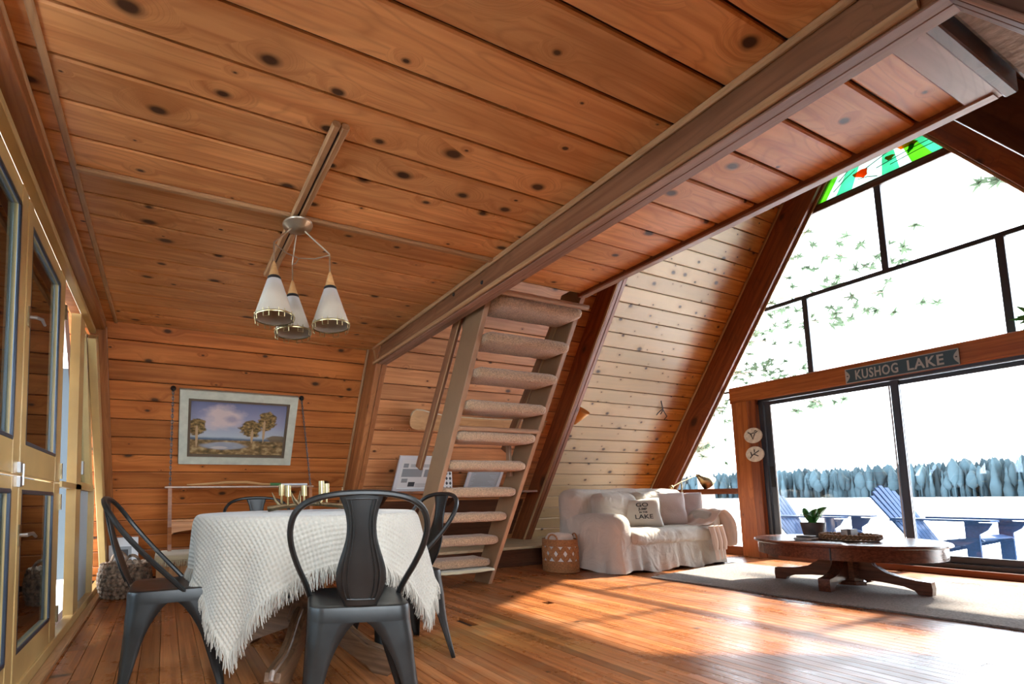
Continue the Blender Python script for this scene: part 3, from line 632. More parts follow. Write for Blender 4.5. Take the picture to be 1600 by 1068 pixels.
# tablecloth
HS = .80; OX, OY = -.045, .02; n = 4*78+1
g = np.linspace(-HS, HS, n); U_, V_ = np.meshgrid(g, g); U0, V0 = U_, V_; U_ = U_+OX; V_ = V_+OY
r = np.hypot(U_, V_)+1e-9; th = np.arctan2(V_, U_)
d = np.maximum(0, r-TR-.006)
e = .03
cosd = np.cos(4*(th-math.pi/4))                        # 1 at the corners
flare = .05+.10*np.clip(cosd, 0, 1)+.05*np.sin(9*th+1)*np.clip(d/.25, 0, 1)+.035*np.sin(17*th)*np.clip(d/.2, 0, 1)
rad = np.where(d > 0, TR+.006+e*(1-np.exp(-d/e))+np.maximum(0, d-.02)*flare, r)
drop = np.where(d > 0, np.maximum(0, d-e*(1-np.exp(-d/e)))*np.sqrt(1-np.clip(flare, 0, .5)**2), 0)
X_ = rad*np.cos(th); Y_ = rad*np.sin(th); Z_ = TZ+.003-drop
cell = 2*HS/78; fu = np.abs(((U0+HS)/cell) % 1-.5)*2; fv = np.abs(((V0+HS)/cell) % 1-.5)*2
hgt = np.clip(np.maximum(fu, fv)*1.6-.6, 0, 1)*.009
P3 = np.stack([X_, Y_, Z_], -1)
du = np.gradient(P3, axis=1); dv = np.gradient(P3, axis=0); nn_ = np.cross(du, dv); nn_ /= np.linalg.norm(nn_, axis=-1, keepdims=True)+1e-12
P3 = P3+nn_*hgt[..., None]
vs = (P3.reshape(-1, 3)).tolist(); fs = []
idx = np.arange(n*n).reshape(n, n); fs = np.stack([idx[:-1, :-1], idx[:-1, 1:], idx[1:, 1:], idx[1:, :-1]], -1).reshape(-1, 4).tolist()
tcl = thing('tablecloth', TC+V((0, 0, TZ)), 'cream waffle tablecloth with fringed edges draped over the round table', 'tablecloth')
me = bpy.data.meshes.new('cloth'); me.from_pydata(vs, [], fs)
for p in me.polygons: p.use_smooth = True
link('cloth', me, 'waffle', tcl, Matrix.Translation(TC))
fr = MB(); edge = [P3[0, i] for i in range(0, n, 1)]+[P3[i, -1] for i in range(0, n, 1)]+[P3[-1, i] for i in range(0, n, 1)]+[P3[i, 0] for i in range(0, n, 1)]
for q_ in edge:
    for _ in range(2):
        p = V(q_); o_ = V((p.x, p.y, 0)).normalized(); L_ = random.uniform(.05, .085); j = V((random.uniform(-.012, .012), random.uniform(-.012, .012), 0))
        fr.tube([p, p+V((0, 0, -L_*.5))+j+o_*.004, p+V((0, 0, -L_))+j*1.6], [.0022, .002, .0012], 3, caps=False)
fr.build('fringe', 'waffle', tcl, Matrix.Translation(TC), kind='stuff')
# candle holder of antlers and brass cups
ch = thing('candle_holder', TC+V((-.02, -.02, TZ+.008)), 'antler candle holder with brass cups on the dining table', 'candle holder')
zt = TZ+.030
cups = [(435, 776, .055), (447, 778, .055), (475, 778, .056), (499, 774, .075), (509, 772, .06)]
base_y = [2.62, 2.50, 2.62, 2.46, 2.58]
tops = [(440, 757), (450, 758), (475, 758), (502, 751), (510, 755)]
stems = []
for (u, v), y in zip(tops, base_y):
    t = ony(u, v, y); stems.append(t)
    h = .062 if u != 502 else .075
    cp = MB().lathe([(0, -h+.004), (.014, -h+.003), (.017, -h+.0), (.017, 0), (.0145, 0), (.0145, -.02), (0, -.02)], 16, t, cap=False).build('cup', 'brass', ch)
    MB().tube([(t.x, t.y, zt+.02), (t.x, t.y, t.z-h+.002)], .0065, 8).build('stem', 'brass', cp)
def antler(pts, r0, tines):
    m = MB().tube(pts, [r0*(1-.6*i/(len(pts)-1)) for i in range(len(pts))], 8)
    for (i, d_) in tines:
        p = V(pts[i]); q2 = p+V(d_)*.6+V((0, 0, .006)); m.tube([p, q2, p+V(d_)+V((0, 0, .03))], [r0*.7, r0*.5, .001], 7)
    return m
c0 = stems[1]; c1 = stems[3]
antler([(c0.x-.10, 2.56, zt), (c0.x-.03, 2.53, zt+.012), (c0.x+.06, 2.50, zt+.02), (c0.x+.16, 2.52, zt+.03), (c1.x, 2.5, zt+.028)], .017, [(1, (-.05, .02, .05)), (2, (-.05, -.03, .04)), (2, (.02, .04, .05)), (3, (.03, -.05, .03))]).build('antler', 'oldbrass', ch)
antler([(c1.x+.17, 2.38, zt), (c1.x+.10, 2.42, zt+.012), (c1.x, 2.46, zt+.022), (c1.x-.12, 2.55, zt+.025), (c0.x, 2.60, zt+.02)], .017, [(1, (.06, .03, .06)), (1, (.03, .05, .075)), (2, (-.03, -.05, -.01)), (3, (-.02, .04, .04))]).build('antler', 'oldbrass', ch)
# ================================================================ metal chairs
def make_chair():
    t = thing('metal_chair', (0, 0, 0), 'x', 'chair', 'gunmetal dining chairs')
    # seat pan with rounded corners and shallow dish
    def sq(h, r, k=6):
        pts = []
        for cx, cy, a0 in ((h-r, h-r, 0), (-h+r, h-r, 90), (-h+r, -h+r, 180), (h-r, -h+r, 270)):
            pts += [(cx+r*math.cos(math.radians(a0+90*i/k)), cy+r*math.sin(math.radians(a0+90*i/k))) for i in range(k+1)]
        return pts
    rings = [(sq(.188, .06), .395), (sq(.187, .06), .435), (sq(.183, .058), .446), (sq(.172, .052), .450), (sq(.13, .04), .445), (sq(.07, .03), .440)]
    vs = [(x, y, z) for pts, z in rings for x, y in pts]; m_ = len(rings[0][0])
    fs = [(i*m_+k, i*m_+(k+1) % m_, (i+1)*m_+(k+1) % m_, (i+1)*m_+k) for i in range(len(rings)-1) for k in range(m_)]+[tuple(range((len(rings)-1)*m_, len(rings)*m_))]
    MB().add(vs, fs).build('seat', 'metal', t)
    # tapered channel legs that run into one another in arches
    for sx_, sy_ in ((1, 1), (-1, 1), (-1, -1), (1, -1)):
        H = 26; vs = []; fs = []; prof_n = 0
        for i in range(H+1):
            tt = (i/H)**1.5; z = .400*(1-tt)+.0015
            cx_ = .187+.032*tt; rr = .058*(1-tt)+.014*tt
            lw_ = .046*(1-tt)+.012; full = max(lw_, cx_-rr+.001); kk = max(0, 1-tt/.42); wd = lw_+(full-lw_)*(1-math.sqrt(max(0, 1-kk*kk)))
            line = [(cx_, cx_-rr-wd*(1-.0)), (cx_, cx_-rr-wd*.5), (cx_, cx_-rr)]
            arcp = [(cx_-rr+rr*math.cos(math.radians(15*k)), cx_-rr+rr*math.sin(math.radians(15*k))) for k in range(1, 6)]
            prof = line+arcp+[(y, x) for x, y in line[::-1]]
            # pressed groove down the corner
            gz = .006*math.sin(math.pi*min(1, max(0, (tt-.2)/.75))); prof = [(x-gz*(2 <= k <= len(prof)-3), y-gz*(2 <= k <= len(prof)-3)) for k, (x, y) in enumerate(prof)]
            prof_n = len(prof); vs += [(x*sx_, y*sy_, z) for x, y in prof]
        fs = [(i*prof_n+k, i*prof_n+k+1, (i+1)*prof_n+k+1, (i+1)*prof_n+k) for i in range(H) for k in range(prof_n-1)]
        l = MB().add(vs, fs).build('leg', 'metal', t); so = l.modifiers.new('thick', 'SOLIDIFY'); so.thickness = .005; so.offset = -1 if sx_*sy_ > 0 else -1
    # hoop: from the seat sides up and back
    hp = []
    for i in range(25):
        a = math.pi*i/24; xx = -math.cos(a); s_ = math.sin(a)
        hp.append(None)
    pts = [(.176, .05, .435), (.192, -.01, .50), (.222, -.085, .58), (.243, -.155, .66), (.246, -.21, .73), (.225, -.25, .79), (.175, -.275, .827), (.10, -.288, .845), (0, -.291, .850)]
    hoop = pts+[(-x, y, z) for x, y, z in pts[-2::-1]]
    def smooth_path(P, it=2):
        P = [V(p) for p in P]
        for _ in range(it):
            Q = [P[0]]
            for a, b in zip(P[:-1], P[1:]): Q += [a*.75+b*.25, a*.25+b*.75]
            P = Q+[P[-1]]
        return P
    MB().tube(smooth_path(hoop), .0115, 8).build('back_hoop', 'metal', t)
    # vase-shaped splat
    rows = [(.452, .058), (.47, .064), (.50, .078), (.54, .086), (.58, .086), (.62, .076), (.66, .063), (.70, .053), (.74, .050), (.78, .055), (.81, .064), (.835, .074), (.846, .076)]
    fine = []
    for i in range(len(rows)-1):
        p0_, p1_, p2_, p3_ = rows[max(0, i-1)][1], rows[i][1], rows[i+1][1], rows[min(len(rows)-1, i+2)][1]
        for k in range(4):
            t_ = k/4; fine.append((rows[i][0]+(rows[i+1][0]-rows[i][0])*t_, .5*(2*p1_+(p2_-p0_)*t_+(2*p0_-5*p1_+4*p2_-p3_)*t_*t_+(3*p1_-p0_-3*p2_+p3_)*t_**3)))
    rows = fine+[rows[-1]]
    def ys(z): tt = (z-.452)/.394; return -.183-.106*tt-.014*math.sin(math.pi*tt)
    vs = []; fs = []; K = 8
    for z, w_ in rows:
        for k in range(K+1):
            s_ = -1+2*k/K; vs.append((s_*w_, ys(z)-.012*(1-s_*s_)*.6, z))
    fs = [(i*(K+1)+k, i*(K+1)+k+1, (i+1)*(K+1)+k+1, (i+1)*(K+1)+k) for i in range(len(rows)-1) for k in range(K)]
    sp = MB().add(vs, fs).build('splat', 'metal', t); so = sp.modifiers.new('thick', 'SOLIDIFY'); so.thickness = .004; so.offset = 0
    for f_ in (.74, .55):
        rim = [(w_*f_, ys(z)-.010, z) for z, w_ in rows[5:-5]]; rim = rim+[(-x, y, z) for x, y, z in rim[::-1]]
        MB().tube(smooth_path(rim+[rim[0]], 1), .0028, 6).build('pressed_rib', 'metal', sp)
    MB().tube([(-.16, 0, .30), (.16, 0, .30)], .001, 3).mesh('x')
    return t
c1_ = make_chair()
c1_['label'] = 'gunmetal chair nearest the camera, back turned to us'
chair_xy = dict(front=(.70, 1.70, math.radians(-17)))
c1_.location = (.70, 1.70, 0); c1_.rotation_euler = (0, 0, math.radians(-17))
copy_tree(c1_, (.045, 2.36, 0), math.radians(-92), 'gunmetal chair at the left of the table beside the glazed doors')
copy_tree(c1_, (1.20, 2.29, 0), math.radians(87), 'gunmetal chair at the right of the table beside the stairs')
pb = ony(398, 776, 3.50)
copy_tree(c1_, (pb.x, 3.25, 0), math.radians(176), 'gunmetal chair on the far side of the table, facing us')
# ================================================================ settle bench with hanging shelf
be = thing('bench', (.65, 4.3, 0), 'wooden bench with high back and scalloped rail under the painting', 'bench')
bx0, bx1 = -.06, 1.40
bar('seat_board', (bx0, 4.33, .32), (bx1, 4.33, .32), .52, .03, (0, 0, 1), 'beamside', be)
x = bx0
while x < bx1-.01:
    bar('front_board', (x+.046, 4.11, .01), (x+.046, 4.11, .305), .088, .02, (0, -1, 0), 'lightwood', be, c=.004); x += .0913
for x in (.045, 1.385):
    MB().prism([(4.58, .30), (4.40, .30), (4.42, .45), (4.50, .60), (4.52, .955), (4.70, .955), (4.76, .80), (4.80, .30)], x-.016, x+.016, 0).build('side_panel', 'beamside', be, smooth=0)
sc = []
K = 60
for k in range(K+1):
    xx = .06+1.31*k/K; ph = (k/K*3) % 1
    sc.append((xx, .53+.035*abs(math.sin(math.pi*ph))**.6-.02*(abs(ph-.5) < .06)))
MB().prism([(.06, .645), (1.37, .645)]+sc[::-1], 4.565, 4.585, 1).build('scalloped_rail', 'ceil', be, smooth=0)
bar('lower_shelf', (.06, 4.63, .655), (1.37, 4.63, .655), .15, .02, (0, 0, 1), 'ceil', be)
bar('top_shelf', (0.0, 4.60, .962), (1.42, 4.60, .962), .16, .018, (0, 0, 1), 'stairedge', be)
bp = rbox('bench_cushion', (-.07, 4.07, .337), (.62, 4.56, .392), .024, 'bench_pad', None, sub=12, noise_amp=.006, noise_f=6, label='olive cream woollen pad on the left end of the bench', cat='cushion')
fr = MB()
for i in range(130):
    xx = -.065+.68*i/130; fr.tube([(xx, 4.07, .355), (xx+random.uniform(-.004, .004), 4.055, .34), (xx+random.uniform(-.006, .006), 4.052, .305)], [.003, .003, .002], 3, caps=False)
fr.build('fringe', 'bench_pad', bp, kind='stuff')
# chains
def chain(hook, low, label):
    t = thing('chain', hook, label, 'chain')
    a, b = V(hook), V(low); n_ = int((b-a).length/.026); dirv = (b-a).normalized()
    for i in range(n_):
        c = a+(b-a)*((i+.5)/n_); side = V((1, 0, 0)) if i % 2 else V((0, 1, 0)); s2 = dirv.cross(side).normalized()
        if i % 2 == 0: s2 = side
        else: s2 = V((1, 0, 0))
        ring = [c+dirv*(.018*math.cos(2*math.pi*k/8))+s2*(.008*math.sin(2*math.pi*k/8)) for k in range(8)]
        if i < 2: 
            lm = MB().tube(ring, .0035, 5, closed=True).build('link', 'chain', t)
        else: MB().tube(ring, .0035, 5, closed=True).build('link', 'chain', t)
    MB().lathe([(0, 0), (.024, 0), (.024, .008), (.016, .02), (.012, .045), (0, .05)], 12, cap=False).build('hook', 'black', t, frame_mat(a, (1, 0, 0), NF.cross(V((1, 0, 0))), NF))
h0 = onw(271, 606, .01); h1 = onw(471, 621.5, .01)
chain(h0, (0.045, 4.525, .972), 'steel chain hanging left of the landscape painting')
chain(h1, (1.385, 4.525, .972), 'steel chain hanging right of the landscape painting')
# paddle lying on the bench shelf
pd = thing('paddle', (.7, 4.6, .975), 'wooden paddle with green tape lying on the bench shelf', 'paddle')
pa = [ony(u, v, 4.56) for u, v in ((292, 760), (320, 756), (350, 753.5), (385, 753), (410, 756), (425, 758.5))]
MB().tube([V((p.x, p.y, max(p.z, .985))) for p in pa], [.006, .012, .014, .014, .012, .010], 8).build('blade', 'lightwood', pd)
MB().tube([V((pa[-1].x-.02, 4.56, .985)), V((pa[-1].x+.09, 4.56, .983))], .016, 8).build('tape', 'green', pd)
MB().tube([V((pa[-1].x+.09, 4.56, .984)), V((1.36, 4.56, .984))], .011, 8).build('shaft', 'frame_white', pd)
# ================================================================ painting
SL = UF
def wallframe(tl, tr, bl, off): 
    return tl
pt = thing('painting', onw(372, 664, .02), 'framed landscape painting with trees by a pond on the plank wall', 'painting')
pw, ph_ = 1.09, .728; po = wallpt(.116, 1.208, .012)
mwp = frame_mat(po, (1, 0, 0), SL, V((1, 0, 0)).cross(SL))
def lb(name, lo, hi, mat, parent, mw): return MB().box(lo, hi).build(name, mat, parent, mw, smooth=0)
fwid = .075
for lo, hi in (((0, 0, 0), (pw, fwid, .035)), ((0, ph_-fwid, 0), (pw, ph_, .035)), ((0, fwid, 0), (fwid, ph_-fwid, .035)), ((pw-fwid, fwid, 0), (pw, ph_-fwid, .035))): lb('frame_side', lo, hi, 'frame_sage', pt, mwp)
i0 = fwid+.001; lw = .022
for lo, hi in (((i0, i0, 0), (pw-i0, i0+lw, .028)), ((i0, ph_-i0-lw, 0), (pw-i0, ph_-i0, .028)), ((i0, i0+lw, 0), (i0+lw, ph_-i0-lw, .028)), ((pw-i0-lw, i0+lw, 0), (pw-i0, ph_-i0-lw, .028))): lb('liner', lo, hi, 'frame_brown', pt, mwp)
for lo, hi in (((-.006, -.006, -.008), (pw+.006, ph_+.006, -.002)),): lb('backing', lo, hi, 'frame_brown', pt, mwp)
def painting_mat():
    m, nt, p = newmat('oil painting'); L = nt.links.new; p.inputs['Roughness'].default_value = .45
    tc = N(nt, 'ShaderNodeTexCoord'); sp = N(nt, 'ShaderNodeSeparateXYZ'); L(tc.outputs['Generated'], sp.inputs[0]); X, Y = sp.outputs[0], sp.outputs[1]
    def nz(scale, det=5, dist=0):
        n_ = N(nt, 'ShaderNodeTexNoise'); n_.inputs['Scale'].default_value = scale; n_.inputs['Detail'].default_value = det; n_.inputs['Distortion'].default_value = dist; L(tc.outputs['Generated'], n_.inputs[0]); return n_.outputs[0]
    def ell(cx, cy, rx, ry, nsc, namp, soft=.25):
        a = math_(nt, 'DIVIDE', math_(nt, 'SUBTRACT', X, cx), rx); b = math_(nt, 'DIVIDE', math_(nt, 'SUBTRACT', Y, cy), ry)
        d_ = math_(nt, 'SQRT', math_(nt, 'ADD', math_(nt, 'MULTIPLY', a, a), math_(nt, 'MULTIPLY', b, b)))
        d_ = math_(nt, 'ADD', d_, math_(nt, 'MULTIPLY', math_(nt, 'SUBTRACT', nz(nsc, 6), .5), namp))
        r_ = ramp(nt, [(1-soft, (1, 1, 1)), (1, (0, 0, 0))]); L(d_, r_.inputs[0]); return r_.outputs[0]
    sk = ramp(nt, [(.32, (.42, .46, .48)), (.6, (.30, .30, .40)), (1, (.13, .14, .24))]); L(Y, sk.inputs[0]); c = sk.outputs[0]
    c = mixc(nt, c, (.62, .47, .42), math_(nt, 'MULTIPLY', ell(.34, .70, .27, .26, 5, 1.3, .5), .9))
    c = mixc(nt, c, (.26, .24, .32), math_(nt, 'MULTIPLY', ell(.42, .68, .10, .10, 7, 1.2, .6), .7))
    hill = ramp(nt, [(.30, (1, 1, 1)), (.345, (0, 0, 0))]); L(math_(nt, 'ADD', Y, math_(nt, 'MULTIPLY', math_(nt, 'SUBTRACT', nz(8), .5), .03)), hill.inputs[0]); c = mixc(nt, c, (.08, .12, .18), hill.outputs[0])
    gr = ramp(nt, [(.3, (.06, .05, .02)), (.5, (.22, .13, .05)), (.7, (.50, .36, .18))]); L(nz(14, 7), gr.inputs[0])
    gm = ramp(nt, [(.27, (1, 1, 1)), (.29, (0, 0, 0))]); L(Y, gm.inputs[0]); c = mixc(nt, c, gr.outputs[0], gm.outputs[0])
    c = mixc(nt, c, (.30, .33, .38), math_(nt, 'MULTIPLY', ell(.35, .17, .27, .085, 7, .5), .85)); c = mixc(nt, c, (.55, .47, .42), math_(nt, 'MULTIPLY', ell(.30, .13, .10, .03, 9, .8), .8))
    def tree(cx, cy, rx, ry, tx, ty):
        nonlocal c
        tr_ = ramp(nt, [(.35, (.06, .045, .015)), (.52, (.20, .12, .04)), (.68, (.42, .27, .10))]); L(nz(26, 6), tr_.inputs[0])
        c = mixc(nt, c, tr_.outputs[0], ell(cx, cy, rx, ry, 12, 1.1, .15))
        c = mixc(nt, c, (.46, .30, .16), ell((cx+tx)/2, (cy+ty)/2, .016, abs(cy-ty)*.62, 9, .9, .2))
    tree(.80, .68, .11, .20, .74, .28); tree(.63, .52, .13, .17, .66, .27); tree(.06, .52, .10, .17, .07, .15)
    c = mixc(nt, c, (.17, .11, .05), math_(nt, 'MULTIPLY', ell(.92, .33, .13, .07, 14, .9), .9))
    L(c, p.inputs['Base Color']); return m
M['art'] = painting_mat()
lb('canvas', (i0+lw, i0+lw, 0), (pw-i0-lw, ph_-i0-lw, .008), 'art', pt, mwp)
# ================================================================ rope basket and leaning photo at the corner
def lumps(t, c, r_of, z0, z1, rows, cols, mat, name, tilt=.5, size=1):
    m = MB()
    for j in range(rows):
        z = z0+(z1-z0)*(j+.5)/rows; R_ = r_of(z)
        for i in range(cols):
            a = 2*math.pi*(i+.5*(j % 2))/cols; hgt_ = (z1-z0)/rows*.62*size; wd_ = 2*math.pi*R_/cols*.58*size
            b = MB().ball((0, 0, 0), (wd_, .016, hgt_), 6, 5)
            Rm = Matrix.Translation((c[0]+R_*math.cos(a), c[1]+R_*math.sin(a), c[2]+z)) @ Matrix.Rotation(a+math.pi/2, 4, 'Z') @ Matrix.Rotation(tilt*(1 if j % 2 else -1), 4, 'Y')
            m.add([Rm @ V(v) for v in b.v], b.f)
    return m.build(name, mat, t, kind='stuff')
bk = thing('rope_basket', (-.32, 4.66, 0), 'chunky grey-brown rope basket on the floor beside the bench', 'basket')
prof = lambda z: .185+.03*math.sin(math.pi*min(1, z/.30))
lumps(bk, (-.32, 4.66, 0), prof, .005, .29, 8, 28, 'rope', 'weave', .6, 1.08)
MB().lathe([(0, .006), (.17, .006), (.185, .02), (.2, .15), (.185, .285), (.175, .285), (.19, .15), (.165, .02), (0, .016)], 28, (-.32, 4.66, 0), cap=False).build('lining', 'rope', bk)
for a in (-70, 110):
    cx_, cy_ = -.32+.19*math.cos(math.radians(a)), 4.66+.19*math.sin(math.radians(a)); tdir = V((-math.sin(math.radians(a)), math.cos(math.radians(a)), 0))
    MB().tube([V((cx_, cy_, .26))+tdir*(.07*math.cos(math.pi*k/10))+V((0, 0, .11*math.sin(math.pi*k/10))) for k in range(11)], .013, 8).build('handle', 'rope', bk)
pf = thing('photo_frame', (-.28, 5.08, 0), 'small white framed portrait leaning on the wall behind the basket', 'picture frame')
fpt = ony(193, 838, 5.02)
lean_ = V((0, -.16, .98)).normalized()
mwf = frame_mat((fpt.x-.13, 5.13, fpt.z-.36+.0), (1, 0, 0), V((0, -.2, .98)).normalized(), V((1, 0, 0)).cross(V((0, -.2, .98)).normalized()))
lb('mount', (0, 0, 0), (.26, .36, .015), 'frame_white', pf, mwf); lb('photo', (.06, .08, .015), (.2, .27, .017), 'greyink', pf, mwf); lb('portrait', (.09, .10, .017), (.17, .24, .0185), 'ink', pf, mwf)
pf2 = fpt.z-.36
# ================================================================ chandelier
CX_, CY_ = .628, 2.23
cl = thing('chandelier', (CX_, CY_, ZC-.03), 'three-cone pendant chandelier with linen shades hanging from the ceiling', 'chandelier')
MB().lathe([(0, ZC-.075), (.03, ZC-.073), (.055, ZC-.06), (.078, ZC-.045), (.08, ZC-.038), (.062, ZC-.030), (.06, ZC-.028), (0, ZC-.027)], 28, (CX_, CY_, 0), cap=False).build('canopy', 'silver', cl)
heads = [V((CX_-.135, CY_-.04, 2.02)), V((CX_+.005, CY_+.13, 2.02)), V((CX_+.165, CY_-.03, 2.02))]
hub = []
for i, h in enumerate(heads):
    o_ = V((h.x-CX_, h.y-CY_, 0)).normalized()*.035
    MB().tube([(CX_+o_.x, CY_+o_.y, ZC-.065), (h.x-.0, h.y, h.z+.10), (h.x, h.y, h.z+.085), (h.x, h.y, h.z)], .0042, 8).build('arm', 'silver', cl); hub.append(V((h.x, h.y, h.z+.095)))
mid_ = sum(hub, V())/3-V((0, 0, .02))
for p in hub: MB().tube([p, p*.5+mid_*.5-V((0, 0, .012)), mid_], .003, 6).build('cross_brace', 'silver', cl)
for i, h in enumerate(heads):
    nk = MB().lathe([(.006, .0), (.010, -.012), (.027, -.072), (.030, -.082)], 18, h).build('socket_cone', 'lightwood', cl)
    s_ = MB().lathe([(.036, -.098), (.100, -.288)], 30, h, cap=False).build('shade', 'shade', cl); so = s_.modifiers.new('t', 'SOLIDIFY'); so.thickness = .003
    MB().lathe([(.0305, -.080), (.034, -.084), (.035, -.100), (.033, -.101)], 20, h).build('band', 'black', nk)
    MB().lathe([(.101, -.286), (.102, -.29), (.101, -.294)], 30, h, cap=False).build('rim', 'brass', s_)
    for k in range(8):
        a0 = 2*math.pi*k/8; a1 = a0+.3
        P_ = lambda a, z, r_: (h.x+r_*math.cos(a), h.y+r_*math.sin(a), h.z+z)
        MB().tube([P_(a0, -.275, .099), P_(a0, -.315, .096), P_(a1, -.315, .096), P_(a1, -.275, .099)], .0022, 6).build('wire_loop', 'brass', s_)
    MB().ball((h.x, h.y, h.z-.215), (.032, .032, .04), 14, 10).build('bulb', 'bulb', cl)
# ================================================================ shelf objects, ski, wall lamp, hook
def leaning(name, x0, z0, w_, hh, label, build):
    t = thing(name, (x0+w_/2, 4.75, z0), label, 'picture frame')
    lv = V((0, -.5, .86)).normalized(); o_ = V((x0, yf(z0)-.10, z0+.002)); mw = frame_mat(o_, (1, 0, 0), lv, V((1, 0, 0)).cross(lv)); build(t, mw, w_, hh); return t
def news(t, mw, w_, hh):
    for lo, hi in (((0, 0, 0), (w_, .045, .022)), ((0, hh-.045, 0), (w_, hh, .022)), ((0, .045, 0), (.045, hh-.045, .022)), ((w_-.045, .045, 0), (w_, hh-.045, .022))): lb('frame_side', lo, hi, 'frame_white', t, mw)
    pg = lb('page', (.045, .045, 0), (w_-.045, hh-.045, .010), 'paper', t, mw)
    for (a, b, c, d_, mt) in ((.07, .72, .20, .86, 'greyink'), (.07, .40, .62, .68, 'greyink'), (.68, .40, .92, .66, 'greyink'), (.10, .20, .26, .34, 'greyink'), (.30, .06, .48, .22, 'ink')):
        ww, h2 = w_-.09, hh-.09; lb('picture', (.045+a*ww, .045+b*h2, .010), (.045+c*ww, .045+d_*h2, .0115), mt, pg, mw)
    for k in range(9):
        h2 = hh-.09; zz = .045+h2*(.05+.035*k) if k < 4 else .045+h2*(.74+.022*(k-4)); x0_ = .5 if k < 4 else .26
        lb('text_line', (.045+(w_-.09)*x0_, zz, .010), (w_-.06, zz+.004, .0112), 'greyink', pg, mw)
leaning('newspaper_frame', 2.43, .903, .57, .46, 'framed newspaper page leaning on the shelf left of the stairs', news)
def sketch(t, mw, w_, hh):
    for lo, hi in (((0, 0, 0), (w_, .04, .022)), ((0, hh-.04, 0), (w_, hh, .022)), ((0, .04, 0), (.04, hh-.04, .022)), ((w_-.04, .04, 0), (w_, hh-.04, .022))): lb('frame_side', lo, hi, 'frame_white', t, mw)
    pg = lb('page', (.04, .04, 0), (w_-.04, hh-.04, .010), 'screen', t, mw)
    for k in range(10): lb('text_line', (.08+.02*(k % 3), .07+.02*k, .010), (w_-.10-.03*(k % 4), .076+.02*k, .0112), 'greyink', pg, mw)
leaning('document_frame', 3.42, .903, .52, .36, 'framed blue-grey document on the shelf seen between the treads', sketch)
tn = thing('patterned_tin', (3.13, 4.72, .90), 'white tin with dark diamonds on the shelf behind the stringer', 'tin')
MB().box((3.06, 4.68, .902), (3.22, 4.78, 1.16)).build('body', 'paper', tn, smooth=0)
for i in range(3):
    for j in range(4):
        cx_, cz_ = 3.09+.05*i, .935+.058*j
        MB().prism([(cx_-.018, cz_), (cx_, cz_-.022), (cx_+.018, cz_), (cx_, cz_+.022)], 4.677, 4.68, 1).build('diamond', 'ink', tn, smooth=0)
sk = thing('wooden_ski', onw(740, 650, .06), 'old wooden ski with upturned tip mounted on the wall behind the stairs', 'ski')
ctr = [(onw(u, v, .045), w_) for u, v, w_ in ((634, 648, .035), (636, 649, .085), (641, 650, .115), (652, 653, .125), (665, 656, .115), (690, 660, .098), (720, 662, .09), (760, 664, .085), (800, 665, .085), (850, 667, .085))]
lift = [.10, .095, .085, .065, .045, .02, 0, 0, 0, 0]
m = MB()
for k, (p, w_) in enumerate(ctr):
    for s_, o_ in ((-1, 0), (1, 0), (1, .016), (-1, .016)): m.v.append(tuple(p+SL*(s_*w_*.9)+NF*(o_+lift[k])))
m.f = [(a*4+b, a*4+(b+1) % 4, (a+1)*4+(b+1) % 4, (a+1)*4+b) for a in range(len(ctr)-1) for b in range(4)]+[(0, 1, 2, 3), tuple(4*(len(ctr)-1)+b for b in range(4))]
m.build('ski_body', 'lightwood', sk, smooth=30)
MB().tube([ctr[k][0]+SL*(ctr[k][1]*.93)+NF*(.01+lift[k]) for k in range(len(ctr))], .009, 6).build('ski_edge', 'ledge', sk)
bnd = onw(671+22, 655-8, .07); MB().tube([bnd, bnd+V((.03, -.02, .03)), bnd+V((.06, 0, -.01)), bnd+V((.02, -.02, -.03))], .006, 6).build('binding', 'steel', sk)
wl_ = thing('wall_lamp', onw(897, 655, .06), 'small amber shaded wall lamp peeking out beside the rafter', 'wall lamp')
wp = onw(893, 664, .10); wd = (onw(913, 634, .16)-wp).normalized()
rot = wd.to_track_quat('Z', 'Y').to_matrix().to_4x4()
s_ = MB().lathe([(.035, .03), (.105, .23)], 20, cap=False).build('shade', 'amber', wl_, Matrix.Translation(wp) @ rot); so = s_.modifiers.new('t', 'SOLIDIFY'); so.thickness = .004
MB().lathe([(0, -.02), (.02, -.015), (.022, .03), (0, .035)], 12).build('socket', 'brass', wl_, Matrix.Translation(wp) @ rot)
MB().tube([wp, wp+V((-.03, .05, -.02)), wallpt(wp.x-.05, wp.z-.03)], .008, 8).build('arm', 'brass', wl_)
hk = thing('iron_hook', onw(1035, 640), 'small black iron twig hook on the pale plank wall', 'hook')
hp0 = onw(1033, 628, .01)
for pts in (((1033, 626), (1036, 640), (1032, 647)), ((1036, 640), (1042, 650), (1038, 655)), ((1036, 638), (1028, 645), (1026, 648))):
    MB().tube([onw(u, v, .012+.02*i) for i, (u, v) in enumerate(pts)], .006, 6).build('prong', 'black', hk)
